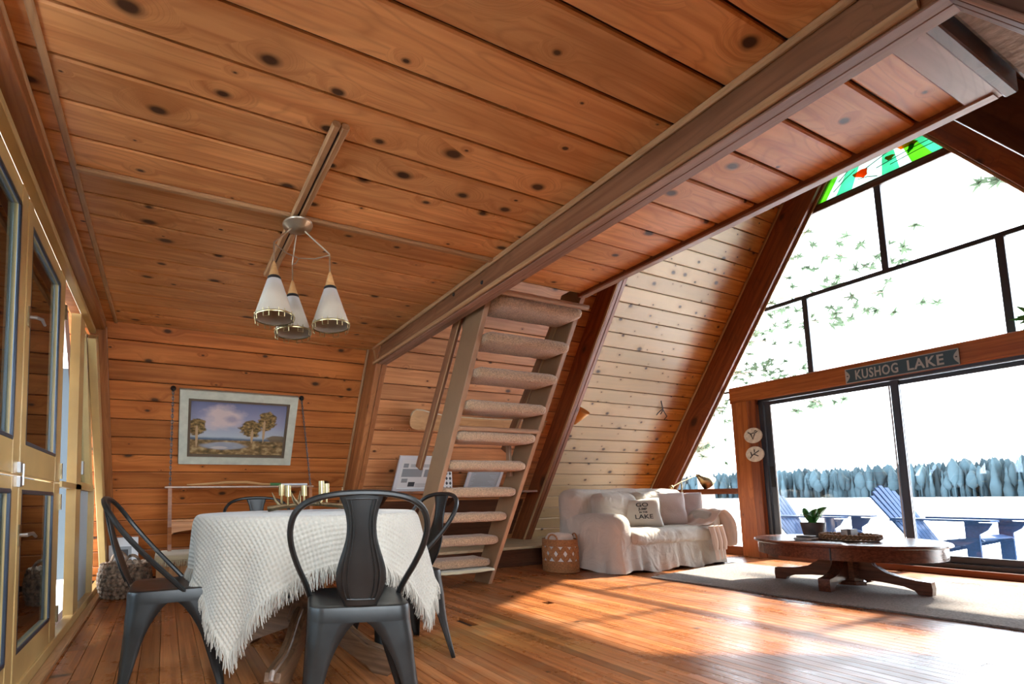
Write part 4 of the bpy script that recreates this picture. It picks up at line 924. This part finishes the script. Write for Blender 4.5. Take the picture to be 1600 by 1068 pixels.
# ================================================================ sofa
so_ = thing('sofa', (5.3, 3.8, 0), 'slipcovered loveseat in crumpled pale cotton against the sloping wall', 'sofa')
def flare_x(o):                                            # the loose cover spreads towards the back right
    for v in o.data.vertices:
        x, y, z = v.co; k = (x-4.3)/1.85
        v.co.x = x+max(0, y-3.4)*(-.12+.42*k)
sfp = []
def sofa_part(name, lo, hi, r, mat='cover', sub=18, na=.014, nf=4, puff=(0, 0, 0)):
    o = rbox(name, lo, hi, r, mat, so_, sub=sub, noise_amp=na, noise_f=nf, puff=puff); flare_x(o); return o
sofa_part('seat_cushion', (4.50, 3.335, .285), (5.86, 3.95, .445), .06, sub=30, na=.012, nf=6, puff=(0, 0, .18))
sofa_part('base', (4.36, 3.42, .03), (6.04, 4.06, .36), .05, sub=10, na=.006)
for a, b in ((4.33, 4.565), (5.82, 6.08)): sofa_part('arm', (a, 3.37, .05), (b, 4.05, .605), .095, sub=22, na=.014, nf=3.5, puff=(.05, 0, .05))
bk_ = sofa_part('back', (4.33, 3.86, .20), (6.10, 4.14, .885), .115, sub=26, na=.016, nf=3, puff=(0, .1, .02))
for a, b in ((4.56, 5.12), (5.14, 5.78)): sofa_part('back_cushion', (a, 3.72, .42), (b, 3.95, .84), .09, sub=18, na=.016, nf=5, puff=(.02, .25, .03))
# gathered skirt
path = [(4.36, 4.04)]+[(4.33, 4.04-.62*i/30) for i in range(31)]+[(4.33+1.74*i/90, 3.375) for i in range(1, 91)]+[(6.08, 3.40+.62*i/30) for i in range(31)]
m = MB(); R_ = 12
for j in range(R_+1):
    tz = j/R_; z = .40*(1-tz)+.018*tz
    for i, (x, y) in enumerate(path):
        s_ = i*.0207; fold = (math.sin(s_*23+1.2*math.sin(s_*7))+.6*math.sin(s_*41+2))*.013*tz+.035*tz*tz
        side = 0 if i < 31 else (2 if i >= 121 else 1)
        zz = z+(.02*math.sin(s_*9)*tz)
        if side == 1: m.v.append((x, y-fold, zz))
        elif side == 0: m.v.append((x-fold, y, zz))
        else: m.v.append((x+fold, y, zz))
n_ = len(path); m.f = [(j*n_+i, j*n_+i+1, (j+1)*n_+i+1, (j+1)*n_+i) for j in range(R_) for i in range(n_-1)]
sk_ = m.build('skirt', 'cover', so_, smooth=80); flare_x(sk_)
# cushions
def pillow(name, c, face, w_, hh, th, mat, label, tilt=.25, spin=0, group=None):
    face = V(face).normalized(); up = V((0, 0, 1)); right = up.cross(face).normalized()
    z_ = (face*math.cos(tilt)+up*math.sin(tilt)).normalized(); y_ = z_.cross(right).normalized()
    mw = frame_mat(c, right, y_, z_) @ Matrix.Rotation(spin, 4, 'Z')
    K = 22; vs = []; fs = []
    for sgn in (1, -1):
        for j in range(K+1):
            for i in range(K+1):
                a, b = -1+2*i/K, -1+2*j/K
                pin = 1-.10*(1-abs(a*b)**.6)*(max(abs(a), abs(b))**6)
                hgt_ = (max(0, (1-a**4))*max(0, (1-b**4)))**.5
                nz = .006*noise.noise(V((a*2.3+c[0]*5, b*2.3, sgn*3)))*hgt_**.3
                vs.append((a*w_/2*pin, b*hh/2*pin, sgn*(th/2*hgt_+nz*hgt_)))
    n2 = (K+1)**2
    for s_ in (0, 1):
        for j in range(K):
            for i in range(K):
                q4 = (s_*n2+j*(K+1)+i, s_*n2+j*(K+1)+i+1, s_*n2+(j+1)*(K+1)+i+1, s_*n2+(j+1)*(K+1)+i); fs.append(q4 if s_ == 0 else q4[::-1])
    o = MB().add(vs, fs).build(name, mat, None, mw, smooth=70, label=label, cat='pillow', group=group); return o, mw
face = (-.62, -.78, 0)
cp_ = ony(998.5, 797, 3.66)
pg_, mwg = pillow('throw_pillow', (cp_.x, cp_.y, .605), face, .45, .34, .15, 'cushgrey', 'grey canvas pillow printed with words at the middle of the sofa', .22, .04)
for body, size, yy, xs in (('GO', .066, .078, 1.25), ('JUMP', .038, .030, 1.0), ('IN THE', .026, -.006, 1.0), ('LAKE', .070, -.058, 1.15)):
    text('printed_word', body, size, 'ink', mwg @ Matrix.Translation((.02, yy, .069)), pg_, depth=.0012, xs=xs, bold=.0008)
# lay the letters on the curved face
for ch_ in pg_.children:
    off_ = {'': 0}
    for v in ch_.data.vertices:
        pl = mwg.inverted() @ (WM[ch_.name] @ v.co); a, b = pl.x/.225, pl.y/.17
        hgt_ = (max(0, 1-a**4)*max(0, 1-b**4))**.5; v.co.z += .075*hgt_+.0035-.069
cp2 = ony(1047, 797, 3.66); pillow('throw_pillow', (cp2.x, cp2.y+.04, .635), (-.5, -.86, 0), .43, .42, .15, 'cushpink', 'ribbed pale pillow right of the printed one', .2, -.02)
cp3 = ony(1081, 797, 3.62); pillow('throw_pillow', (cp3.x, cp3.y+.08, .635), (-.55, -.83, 0), .40, .42, .14, 'cushpink', 'pale pillow in the right corner of the sofa', .2, -.05)
# blush throw over the right arm
tw = thing('throw_blanket', (6.1, 3.5, .45), 'blush throw with tassels draped over the right sofa arm', 'blanket')
m = MB(); prof_ = [(5.62, .462), (5.80, .475), (5.90, .60), (6.00, .645), (6.09, .61), (6.135, .50), (6.14, .34), (6.13, .20)]
ny = 14
for i, (x, z) in enumerate(prof_):
    for j in range(ny+1):
        y = 3.315+.40*j/ny; w_ = .012*math.sin(j*1.7+i*.6); m.v.append((x+w_, y-.05*(i > 4), z+.010*math.sin(j*1.3+i)))
m.f = [(i*(ny+1)+j, i*(ny+1)+j+1, (i+1)*(ny+1)+j+1, (i+1)*(ny+1)+j) for i in range(len(prof_)-1) for j in range(ny)]
o = m.build('cloth', 'throw', tw, smooth=80); o.modifiers.new('t', 'SOLIDIFY').thickness = .012; sb = o.modifiers.new('s', 'SUBSURF'); sb.levels = sb.render_levels = 2
m = MB()
for k, (x0, z0) in enumerate(((5.72, .45), (5.80, .45), (5.88, .45))):
    pts = [(x0+.02*j, 3.305-.012*math.sin(j), z0-.09*j) for j in range(4)]; m.tube(pts, [.03, .028, .03, .02], 8)
for k in range(26): 
    x0 = 5.74+.2*random.random(); m.tube([(x0, 3.30, .19), (x0+.01, 3.295, .12), (x0+.005, 3.29, .07)], [.004, .004, .002], 4)
m.build('tassels', 'throw', tw, kind='stuff')
# floor lamp behind the sofa
lx = ony(1064.7, 755, 4.10); fl_ = thing('floor_lamp', (lx.x, lx.y, .24), 'brass reading lamp with angled shade behind the right end of the sofa', 'floor lamp')
LXY = V((lx.x, 4.10, 0))
LXY.y = 4.20; lx = ony(1064.7, 755, 4.20); LXY.x = lx.x
MB().lathe([(0, .0), (.12, .0), (.12, .015), (.02, .025), (0, .026)], 24, (LXY.x, LXY.y, .0 if LXY.y < 4.32 else .232), cap=False).build('base', 'brass', fl_)
ja = ony(1063, 753, 4.20); jb = ony(1089, 742, 4.20); jc = ony(1049, 761, 4.20)
MB().tube([(LXY.x, 4.20, .02), (LXY.x, 4.20, ja.z)], .009, 10).build('pole', 'brass', fl_)
MB().tube([jc, ja, jb], .007, 8).build('arm', 'brass', fl_); MB().ball(tuple(jc), .03, 10, 8).build('counterweight', 'brass', fl_); MB().ball(tuple(jb), .018, 10, 8).build('joint', 'oldbrass', fl_)
sd_ = (ony(1107, 754, 4.14)-jb).normalized(); rot = sd_.to_track_quat('Z', 'Y').to_matrix().to_4x4()
s_ = MB().lathe([(.018, 0), (.03, .03), (.045, .07), (.105, .20)], 22, cap=False).build('lamp_shade', 'oldbrass', fl_, Matrix.Translation(jb) @ rot); s_.modifiers.new('t', 'SOLIDIFY').thickness = .003
# ================================================================ wicker hamper
HB = V((4.03, 3.86, 0)); hb = thing('wicker_basket', HB, 'round orange-brown wicker basket with white zigzag beside the sofa', 'basket')
def ringtube(r_, z, t): return MB().tube([(HB.x+r_*math.cos(a), HB.y+r_*math.sin(a), z) for a in [2*math.pi*k/28 for k in range(28)]], t, 6, closed=True)
m = MB()
for i in range(8): 
    q_ = ringtube(.178, .012+.0145*i, .0095); m.add(q_.v, q_.f)
for i in range(5):
    q_ = ringtube(.172, .285+.0145*i, .0095); m.add(q_.v, q_.f)
m.build('woven_rings', 'wicker', hb)
MB().lathe([(0, .006), (.168, .006), (.170, .12), (.165, .34), (.155, .34), (.16, .12), (.155, .02), (0, .02)], 28, HB, cap=False).build('liner', 'paper', hb)
m = MB()
for i in range(12):
    a0, a1 = 2*math.pi*i/12, 2*math.pi*(i+1)/12
    for (za, zb_) in ((.13, .275), (.275, .13)):
        for o_ in (-.022, 0, .022):
            pts = [(HB.x+.176*math.cos(a0+(a1-a0)*k/4), HB.y+.176*math.sin(a0+(a1-a0)*k/4), min(.283, max(.118, za+(zb_-za)*k/4+o_))) for k in range(5)]; m.tube(pts, .010, 5)
m.build('zigzag_weave', 'wicker', hb)
for a in (200, 340):
    ca = math.radians(a); tdir = V((-math.sin(ca), math.cos(ca), 0)); c_ = HB+V((.168*math.cos(ca), .168*math.sin(ca), .345))
    MB().tube([c_+tdir*(.05*math.cos(math.pi*k/8))+V((0, 0, .06*math.sin(math.pi*k/8))) for k in range(9)], .009, 7).build('handle', 'wicker', hb)
rbox('folded_blanket', (HB.x-.125, HB.y-.11, .20), (HB.x+.125, HB.y+.11, .415), .07, 'blanket', None, sub=14, noise_amp=.014, noise_f=8, label='cream blanket rolled into the wicker basket', cat='blanket')
# ================================================================ rug, coffee table
rgm = MB(); A_ = V((.075, -.997, 0)); B_ = V((.99, .125, 0)); R0 = V((4.43, 3.13, .0015))
Lr, Wr = 3.25, 1.72; nu, nv = 90, 48; 
for k in (0, 1):
    for j in range(nv+1):
        for i in range(nu+1):
            p = R0+A_*(Lr*i/nu)+B_*(Wr*j/nv); w_ = .004*noise.noise(V((p.x*3, p.y*3, 0)))
            e_ = .006*noise.noise(V((i*.9, j*.9, 4)))
            p = p+(A_*e_+B_*e_)*(i in (0, nu) or j in (0, nv))
            rgm.v.append((p.x, p.y, .002 if k else .014+w_*.5))
n2 = (nu+1)*(nv+1)
for j in range(nv):
    for i in range(nu):
        a = j*(nu+1)+i; rgm.f += [(a, a+1, a+nu+2, a+nu+1), (n2+a, n2+a+nu+1, n2+a+nu+2, n2+a+1)]
bd = [j*(nu+1) for j in range(nv+1)]; edges = [(0+i, i+1) for i in range(nu)]+[(nv*(nu+1)+i+1, nv*(nu+1)+i) for i in range(nu)]+[((j+1)*(nu+1), j*(nu+1)) for j in range(nv)]+[(j*(nu+1)+nu, (j+1)*(nu+1)+nu) for j in range(nv)]
for a, b in edges: rgm.f.append((a, n2+a, n2+b, b))
rgm.build('area_rug', 'rug', None, smooth=60, label='grey jute rug under the coffee table', cat='rug')
KC = V((5.40, 2.09, 0)); KZ = .405; FZ = .0165
kt = thing('coffee_table', KC+V((0, 0, FZ)), 'low oval mahogany pedestal coffee table on the rug', 'coffee table')
MB().lathe([(0, KZ-.028), (.985, KZ-.028), (1.0, KZ-.02), (1.0, KZ-.006), (.988, KZ), (0, KZ)], 72, KC, cap=False, sx=.60, sy=.575).build('tabletop', 'mahog', kt)
MB().lathe([(.915, KZ-.125), (.955, KZ-.125), (.955, KZ-.028), (.915, KZ-.028)], 72, KC, cap=False, sx=.60, sy=.575).build('apron', 'mahog', kt)
MB().box((KC.x-.567, KC.y-.135, KZ-.122), (KC.x-.556, KC.y-.129, KZ-.03)).build('apron_seam', 'ink', kt, smooth=0)
MB().lathe([(.115, FZ+.02), (.115, FZ+.05), (.10, FZ+.055), (.10, KZ-.09), (.17, KZ-.085), (.17, KZ-.03)], 8, KC).build('column', 'mahog', kt, smooth=20)
legp = [(.06, .345), (.115, .345), (.13, .27), (.17, .195), (.235, .145), (.31, .12), (.40, .105), (.47, .10), (.475, .05), (.47, .0), (.40, .0), (.385, .025), (.33, .05), (.22, .065), (.06, .075)]
for a in (95, 185, -88, 5):
    MB().prism([(x, z+FZ) for x, z in legp], -.035, .035, 1).build('leg', 'mahog', kt, Matrix.Translation(KC) @ Matrix.Rotation(math.radians(a), 4, 'Z'), smooth=25)
def ont(u, v): return onz(u, v, KZ)
PT = onz(1272, 841, KZ); PT = V((5.30, 2.33, KZ))
pt_c = ony(1272, 838, 2.33); PT.x = pt_c.x
pl = thing('potted_plant', (PT.x, PT.y, KZ), 'small leafy plant in a dark grey pot on the coffee table', 'plant')
MB().lathe([(0, .001), (.062, .001), (.068, .01), (.085, .125), (.085, .132), (.076, .132), (.07, .11), (0, .11)], 24, PT, cap=False).build('pot', 'pot', pl)
MB().lathe([(0, .112), (.073, .112)], 16, PT, cap=False).build('soil', 'ink', pl)
cam_r = RGT
for k, (dx, dz, w_) in enumerate(((-.13, .10, .022), (-.075, .085, .032), (-.055, .155, .036), (.03, .15, .036), (.14, .165, .036), (.09, .13, .03), (-.02, .07, .034), (.05, .08, .034))):
    base = PT+V((0, 0, .11)); yy = (-.05, .03, .02, -.02, -.01, .04, -.06, -.05)[k]; tip = base+RGT*dx+V((0, 0, dz))+_f*yy; ax = tip-base; up = V((0, 0, 1)); sd__ = ax.cross(_f if abs(yy) < .03 else up).normalized(); vs = []
    for i in range(9):
        t_ = i/8; c_ = base+ax*t_+up*(.03*math.sin(math.pi*t_)); ww = w_*math.sin(math.pi*min(1, .08+t_*.92))**.8
        nrm = sd__.cross(ax).normalized()
        vs += [c_-sd__*ww+nrm*ww*.35, c_, c_+sd__*ww+nrm*ww*.35]
    o = MB().add(vs, [(i*3+j, i*3+j+1, i*3+j+4, i*3+j+3) for i in range(8) for j in range(2)]).build('leaf', 'leaf', pl, smooth=60); o.modifiers.new('t', 'SOLIDIFY').thickness = .002
cpos = ony(1266, 846, 2.22)
bx = rbox('stone_coaster', (5.05, 2.155, KZ+.001), (5.17, 2.275, KZ+.022), .005, 'weath', None, seg=2, label='grey slab coaster in front of the plant pot', cat='coaster')
rbox('stone_coaster', (5.06, 2.165, KZ+.0235), (5.165, 2.262, KZ+.040), .005, 'pot', None, seg=2, label='thin grey slab lying on top of the lower coaster', cat='coaster')
TR_ = V((5.33, 2.03, KZ)); tq = ony(1328, 842, 2.03); TR_.x = tq.x
wt = thing('woven_tray', TR_, 'round braided brown tray on the coffee table', 'tray')
MB().lathe([(0, .002), (.165, .002), (.175, .010), (.165, .014), (0, .012)], 32, TR_, cap=False).build('bottom', 'wickertray', wt)
lumps(wt, (TR_.x, TR_.y, TR_.z), lambda z: .172, .018, .054, 2, 38, 'wickertray', 'braided_rim', .6, 1.1)
t3 = thing('wooden_candle_block', (TR_.x+.02, TR_.y-.02, KZ+.016), 'small wooden block holding a candle in the woven tray', 'candle holder')
MB().box((TR_.x-.055, TR_.y-.03, KZ+.0165), (TR_.x+.055, TR_.y+.03, KZ+.095)).build('block', 'pot', t3, smooth=0); MB().box((TR_.x-.058, TR_.y-.010, KZ+.04), (TR_.x-.0555, TR_.y+.028, KZ+.09)).build('face', 'weath', t3, smooth=0)
# ================================================================ sign, plates, header plant
sg = thing('lake_sign', (6.99, 2.2, 2.1), 'blue metal sign reading KUSHOG LAKE above the sliding door', 'sign')
sa, sb_ = onx(1320, 575, 6.992), onx(1498, 546, 6.992); sc_, sdn = onx(1322, 600, 6.992), onx(1499, 569, 6.992)
cy_, cz_ = (sa.y+sb_.y)/2, (sa.z+sc_.z+sb_.z+sdn.z)/4; sw, shh = sa.y-sb_.y, ((sa.z-sc_.z)+(sb_.z-sdn.z))/2
mws = frame_mat((6.993, cy_, cz_), (0, -1, 0), (0, 0, 1), (-1, 0, 0))
MB().box((-sw/2, -shh/2, 0), (sw/2, shh/2, .006)).build('panel', 'signblue', sg, mws, smooth=0)
for lo, hi in (((-sw/2, shh/2-.007, .006), (sw/2, shh/2, .008)), ((-sw/2, -shh/2, .006), (sw/2, -shh/2+.007, .008)), ((-sw/2, -shh/2, .006), (-sw/2+.007, shh/2, .008)), ((sw/2-.007, -shh/2, .006), (sw/2, shh/2, .008))): MB().box(lo, hi).build('border', 'signtxt', sg, mws, smooth=0)
for s_ in (-1, 1):
    pts = [(s_*sw/2, -.45*shh)]+[(s_*(sw/2-.035*math.sin(math.pi*k/10)), -.45*shh+.9*shh*k/10) for k in range(1, 10)]+[(s_*sw/2, .45*shh)]
    MB().prism(pts, .006, .0078, 2).build('end_mark', 'signtxt', sg, mws, smooth=0); MB().lathe([(0, .0105), (.007, .0105), (.007, .0075)], 8, (s_*(sw/2-.018), 0, 0), cap=False).build('screw', 'ink', sg, mws)
for word, cx_, ww in (('KUSHOG', -.20, .40), ('LAKE', .23, .30)):
    o = text('lettering', word, shh*.9, 'signtxt', mws @ Matrix.Translation((sw*cx_, 0, .007)), sg, .001, 1.1, 1, .003)
    xs_ = [v.co.x for v in o.data.vertices]; ys_ = [v.co.y for v in o.data.vertices]; mx, my = (max(xs_)+min(xs_))/2, (max(ys_)+min(ys_))/2
    for v in o.data.vertices: v.co.x = (v.co.x-mx)*ww*sw/(max(xs_)-min(xs_)); v.co.y = (v.co.y-my)*.66*shh/(max(ys_)-min(ys_))
for (u, v), lab in (((1177, 680), 'upper round birch slice with a dark deer head drawing on the post'), ((1180, 709), 'lower round birch slice with a dark leaf drawing on the post')):
    p = onx(u, v, 6.972); t = thing('wall_plaque', p, lab, 'plaque'); mw = frame_mat(p, (0, -1, 0), (0, 0, 1), (-1, 0, 0))
    MB().lathe([(0, -.003), (.098, -.003), (.10, .004), (.096, .012), (0, .013)], 26, cap=False).build('disc', 'plate', t, mw)
    for pts in ((((-.05, .045), (-.02, .02), (0, .03), (.03, .03), (.055, .05)), ((-.02, .02), (0, -.05), (.022, .02)), ((.02, .05), (.04, .06))) if v < 700 else (((-.05, -.05), (-.02, -.01), (.02, .02), (.05, .04)), ((-.01, 0), (.04, -.03)), ((-.03, -.02), (-.04, .03)), ((.0, .02), (.0, .06)))):
        MB().tube([(a, b, .014) for a, b in pts], .006, 6).build('drawing', 'ink', t, mw)
hpz = thing('trailing_plant', (7.0, 1.42, 2.214), 'green trailing plant on top of the header at the right edge', 'plant')
MB().lathe([(0, 0), (.05, 0), (.06, .10), (.05, .10), (0, .09)], 16, (7.03, 1.30, 2.2145), cap=False).build('pot', 'pot', hpz)
for k in range(14):
    a = random.uniform(0, 6.28); r_ = random.uniform(.08, .22); b_ = V((7.03, 1.32, 2.31)); tip = b_+V((-.09*abs(math.sin(a)), abs(r_*math.cos(a))*(1 if k < 9 else -1), random.uniform(-.12, .14)))
    ax = tip-b_; sdv = ax.cross(V((1, .2, .3))).normalized(); o = MB().add([b_, b_+ax*.5+sdv*.02, tip, b_+ax*.5-sdv*.02], [(0, 1, 2, 3)]).build('leaf', 'leaf', hpz, smooth=0); o.modifiers.new('t', 'SOLIDIFY').thickness = .002
# ================================================================ outdoors
link('deck_floor', MB().box((7.25, -4, -.30), (11.2, 8, -.085)).mesh('deck_floor', 0), 'deck', None, kind='structure')
link('snowy_bank', MB().add([(7.2, -60, -.6), (14, -60, -1.2), (30, -60, -3.2), (7.2, 80, -.6), (14, 80, -1.2), (30, 80, -3.2)], [(0, 1, 4, 3), (1, 2, 5, 4)]).mesh('bank', 0), 'snow', None, kind='structure')
link('frozen_lake', MB().add([(25, -500, -3), (330, -500, -3), (330, 700, -3), (25, 700, -3)], [(0, 1, 2, 3)]).mesh('lake', 0), 'snow', None, kind='structure')
link('ground', MB().add([(-150, -150, -1.3), (8, -150, -1.3), (8, 150, -1.3), (-150, 150, -1.3)], [(0, 1, 2, 3)]).mesh('ground', 0), 'snow', None, kind='structure')
m = MB(); rnd = random.Random(3)
for i in range(5200):
    y = rnd.uniform(-220, 400); x = 300+rnd.uniform(0, 45)+y*.03; h = rnd.uniform(10, 17.5)*(1+.3*noise.noise(V((y*.012, 0, 2)))); w_ = rnd.uniform(.7, 1.9); k = 5
    if rnd.random() < .22: m.lathe([(w_*.8, 0), (w_, h*.25), (w_*.5, h*.5), (w_*.62, h*.52), (w_*.25, h*.78), (w_*.33, h*.8), (.05, h)], k, (x, y, -3.2), cap=False)
    else:
        m.lathe([(.3, 0), (.25, h*.3), (w_*1.1, h*.42), (w_*1.3, h*.62), (w_*.9, h*.8), (w_*.35, h*.92), (.05, h*.95)], k, (x, y, -3.2), cap=False)
m.build('far_forest', 'forest', None, smooth=180, label='hazy wooded shore across the frozen lake', cat='forest', kind='stuff')
def adirondack(loc, label):
    t = thing('adirondack_chair', (0, 0, 0), label, 'chair', 'deck chairs')
    for s_ in (-1, 1):
        x = s_*.27
        MB().prism([(.42, .36), (.46, .33), (-.34, .02), (-.50, .02), (-.48, .07), (.2, .33)], x-.012, x+.012, 0).build('seat_rail', 'blue', t, smooth=0)
        MB().prism([(.34, 0), (.44, 0), (.44, .54), (.34, .54)], s_*.30-.012, s_*.30+.012, 0).build('front_leg', 'blue', t, smooth=0)
        MB().prism([(.44, .53), (.54, .53), (.50, .45), (.44, .40)], s_*.30-.01, s_*.30+.01, 0).build('arm_bracket', 'blue', t, smooth=0)
        MB().prism([(s_*.22, -.20), (s_*.40, -.20), (s_*.43, .35), (s_*.40, .56), (s_*.24, .56)], .54, .562, 2).build('arm', 'blue', t, smooth=0)
    for k in range(6):
        y = .40-.095*k; z = .36-.034*k; bar('seat_slat', (-.28, y, z), (.28, y, z), .08, .02, (0, .35, 1), 'blue', t)
    for k in range(7):
        xo = (k-3)*.082; L_ = .78-.06*abs(k-3)**1.4*.5; o = bar('back_slat', (xo*.85, -.10, .24), (xo*1.1, -.10-.30*L_/.78-.08, .24+L_*.92), .072, .02, (0, 1, .4), 'blue', t)
    bar('back_brace', (-.28, -.25, .53), (.28, -.25, .53), .06, .025, (0, 0, 1), 'blue', t)
    return t
DZ = -.085
def place(t, loc, rz): t.location = loc; t.rotation_euler = (0, 0, rz)
ad1 = adirondack(None, 'blue wooden deck chair seen through the middle of the sliding door'); place(ad1, (8.62, 2.49, DZ), math.radians(172))
copy_tree(ad1, (8.62, 3.70, DZ), math.radians(176), 'blue wooden deck chair mostly hidden behind the plant pot')
# pines beside the deck: trunks out of frame, boughs reaching into view
def pine(loc, boughs, label, trunk_h):
    t = thing('pine_tree', loc, label, 'tree', 'pines by the deck')
    MB().tube([loc, (loc[0]+.1, loc[1]+.1, trunk_h*.5), (loc[0], loc[1], trunk_h)], [.22, .16, .03], 10).build('trunk', 'bark', t)
    fm = MB()
    for (a, b, nclump, spread) in boughs:
        a, b = V(a), V(b); MB().tube([a, (a+b)/2+V((0, 0, -.08)), b], [.05, .025, .008], 6).build('bough', 'bark', t)
        for k in range(nclump):
            t_ = .25+.75*random.random(); c = a+(b-a)*t_+V((random.gauss(0, 1), random.gauss(0, 1), random.gauss(0, .7)))*spread
            for _ in range(16):
                d_ = V((random.gauss(0, 1), random.gauss(0, 1), random.gauss(0, .6))).normalized()*random.uniform(.06, .15)*(1 if loc[0] < 11 else 1.7); w_ = d_.cross(V((random.random(), random.random(), 1))).normalized()*(.016 if loc[0] < 11 else .03)
                fm.v += [tuple(c-w_), tuple(c+w_), tuple(c+d_)]; n0 = len(fm.v)-3; fm.f.append((n0, n0+1, n0+2))
    fm.build('needles', 'pine_n', t, smooth=0, kind='stuff'); return t
def at(u, v, x): return onx(u, v, x)
pine((10.6, 8.0, -1.0), [((10.6, 8.0, 3.6), at(1215, 575, 10.6), 90, .16), ((10.6, 8.0, 2.9), at(1140, 640, 10.6), 110, .2), ((10.6, 8, 4.6), at(1225, 530, 10.8), 26, .2), ((10.6, 8, 2.0), at(1120, 690, 10.6), 50, .2)], 'pine with green boughs seen left of the door post', 9)
pine((15.5, 9.0, -1.4), [((15.5, 9.0, 7), at(1400, 455, 15), 40, .5), ((15.5, 9.0, 8), at(1380, 390, 15), 36, .45), ((15.5, 9.0, 5.2), at(1310, 640, 15), 30, .4), ((15.5, 9.0, 6.2), at(1300, 500, 15), 30, .4)], 'pine further out with thin boughs across the upper panes', 13)
pine((12.5, -1.5, -1.2), [((12.5, -1.5, 8.3), at(1550, 280, 12), 60, .14), ((12.5, -1.5, 7.6), at(1580, 265, 12), 40, .14)], 'pine at the right whose bough tip shows in the top pane', 12)
